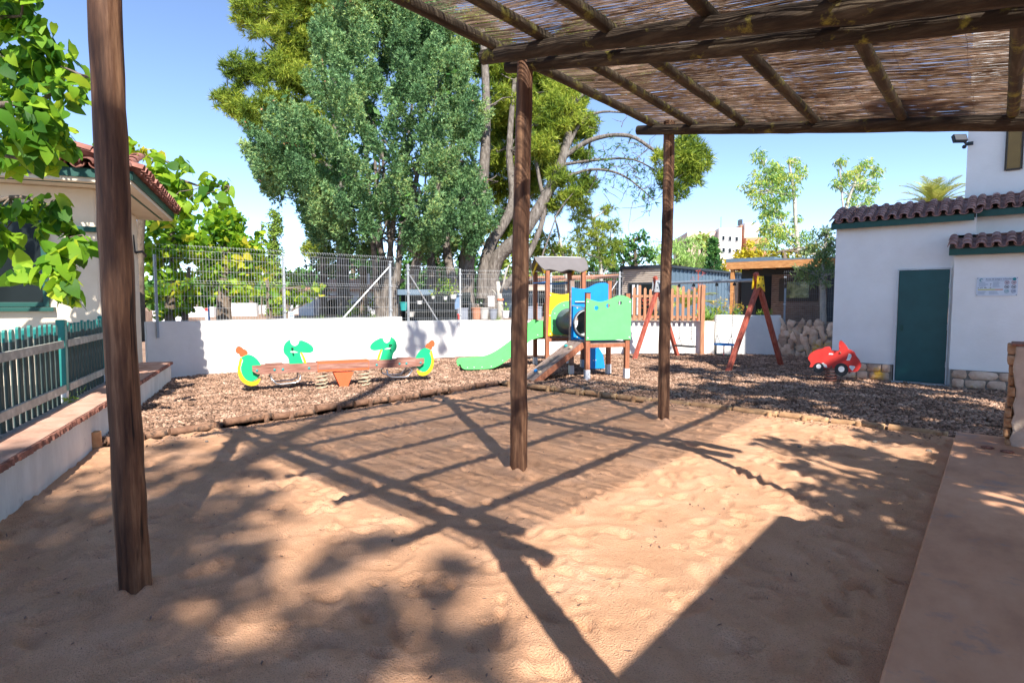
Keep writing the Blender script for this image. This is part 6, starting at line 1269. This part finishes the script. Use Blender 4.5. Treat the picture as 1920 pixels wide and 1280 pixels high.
pot(812, 560, 17.0, .08, .05, 'white_plastic', 'tiny white cup with a trailing plant left of the other cup', plantm='mulberry_far', hh=.3)
pot(850, 560, 17.0, .12, .10, 'white_plastic', 'white basin on a table under the pine', plantm='mulberry_far', hh=.35)
pot(893, 598, 17.6, .34, .16, 'terracotta', 'tall beige log section standing behind the fence', 'log_stump')
pot(908, 598, 17.6, .34, .15, 'concrete', 'grey log section standing behind the fence right of the beige one', 'log_stump')
pot(925, 598, 17.6, .30, .13, 'grey_bin', 'grey bucket behind the fence right of the log sections', 'bucket')
pot(948, 596, 17.4, .22, .12, 'white_plastic', 'white pot with leaves below the orange strap', plantm='mulberry_far', hh=.2)
def bx(name, px, py0, py1, w, dep, mm, lab, cat, d=.2):
    p = at(px, py1, dep); r_ = None; m_ = MB(); h = (py1-py0)*dep/F; m_.box(-w/2, w/2, -d/2, d/2, 0, h); m_.box(-w/2-.015, w/2+.015, -d/2-.015, d/2+.015, h-.03, h+.012); o = m_.build(name, M[mm], None, bevel=.01); o.location = tuple(p); o.rotation_euler = (0, 0, YAW); tag(o, lab, cat)
bx('grey_crate', 868, 578, 600, .30, 17.2, 'grey_bin', 'grey plastic crate under the blue cloth', 'crate'); bx('blue_cloth', 858, 552, 580, .16, 17.2, 'cloth_blue', 'blue cloth hanging behind the fence', 'cloth', .06)
bx('red_box', 860, 589, 599, .05, 17.0, 'red_plastic', 'small red box in front of the grey crate', 'box', .05); bx('white_panel', 921, 556, 575, .19, 17.8, 'white_plastic', 'white board leaning on the pale trunk', 'board', .03)
bx('water_tank', 1004, 535, 545, .9, 19, 'plaster_beige', 'beige counter ledge behind the middle pergola post', 'ledge'); bx('grey_box', 1000, 575, 598, .5, 18, 'grey_bin', 'grey blue box behind the middle pergola post', 'box')
p = foot(938, 18.3); tr_ = thing('dead_trunk', 'pale bare forked trunk with an orange strap behind the fence', 'trunk', p); m_ = MB()
m_.tube([(0, 0, -.1), (0, 0, .5), (-.05, 0, .9), (-.1, 0, 1.25)], [.13, .10, .08, .06], 9, rough=.06); m_.tube([(0, 0, .7), (-.2, 0, .9), (-.35, 0, 1.0)], [.05, .03, .02], 6); m_.tube([(0, 0, .9), (.15, .0, 1.2), (.22, 0, 1.5), (.35, 0, 1.75)], [.05, .04, .03, .015], 6); m_.build('trunk', M['bark_pale'], tr_, smooth=True)
m_ = MB(); m_.lathe([(.105, .66), (.11, .66), (.11, .72), (.105, .72)], n=12); m_.build('strap', M['sign_orange'], tr_)
for px, dep, mm, lab in ((391, 17, 'blue_hdpe', 'slim bright blue pole seen through the left fence'), (387, 20, 'red_plastic', 'small red topped post seen through the left fence')):
    p = foot(px, dep); r_ = thing('garden_pole', lab, 'pole', p); m_ = MB(); m_.tube([(0, 0, -.1), (0, 0, .35 if 'red' in mm else .6)], .025 if 'red' not in mm else .05, 8); m_.build('pole', M['white_plastic' if 'red' in mm else mm], r_)
    m_ = MB(); m_.lathe([(.001, .42), (.05, .41), (.06, .35), (.05, .30), (.001, .30)] if 'red' in mm else [(.001, .64), (.03, .62), (.03, .58), (.001, .58)], n=10); m_.build('cap', M[mm], r_)
# far tree line closing the view low on the horizon
cl = []
for i in range(46):
    a = YAW+R(50)-R(100)*i/45; d_ = 75+10*math.sin(i*2.3); cl.append((CAM[0]-math.sin(a)*d_, CAM[1]+math.cos(a)*d_, 2.0+rng.uniform(0, 1.2), rng.uniform(2.6, 4.2), .7))
P_, N_ = clump_points(subclumps(cl, 14, .4), 40); tag(leaves('far_hedge', P_, N_, .8, M['dark_green'], aspect=.6), 'distant dark tree line far beyond the gardens', 'trees', kind='stuff')
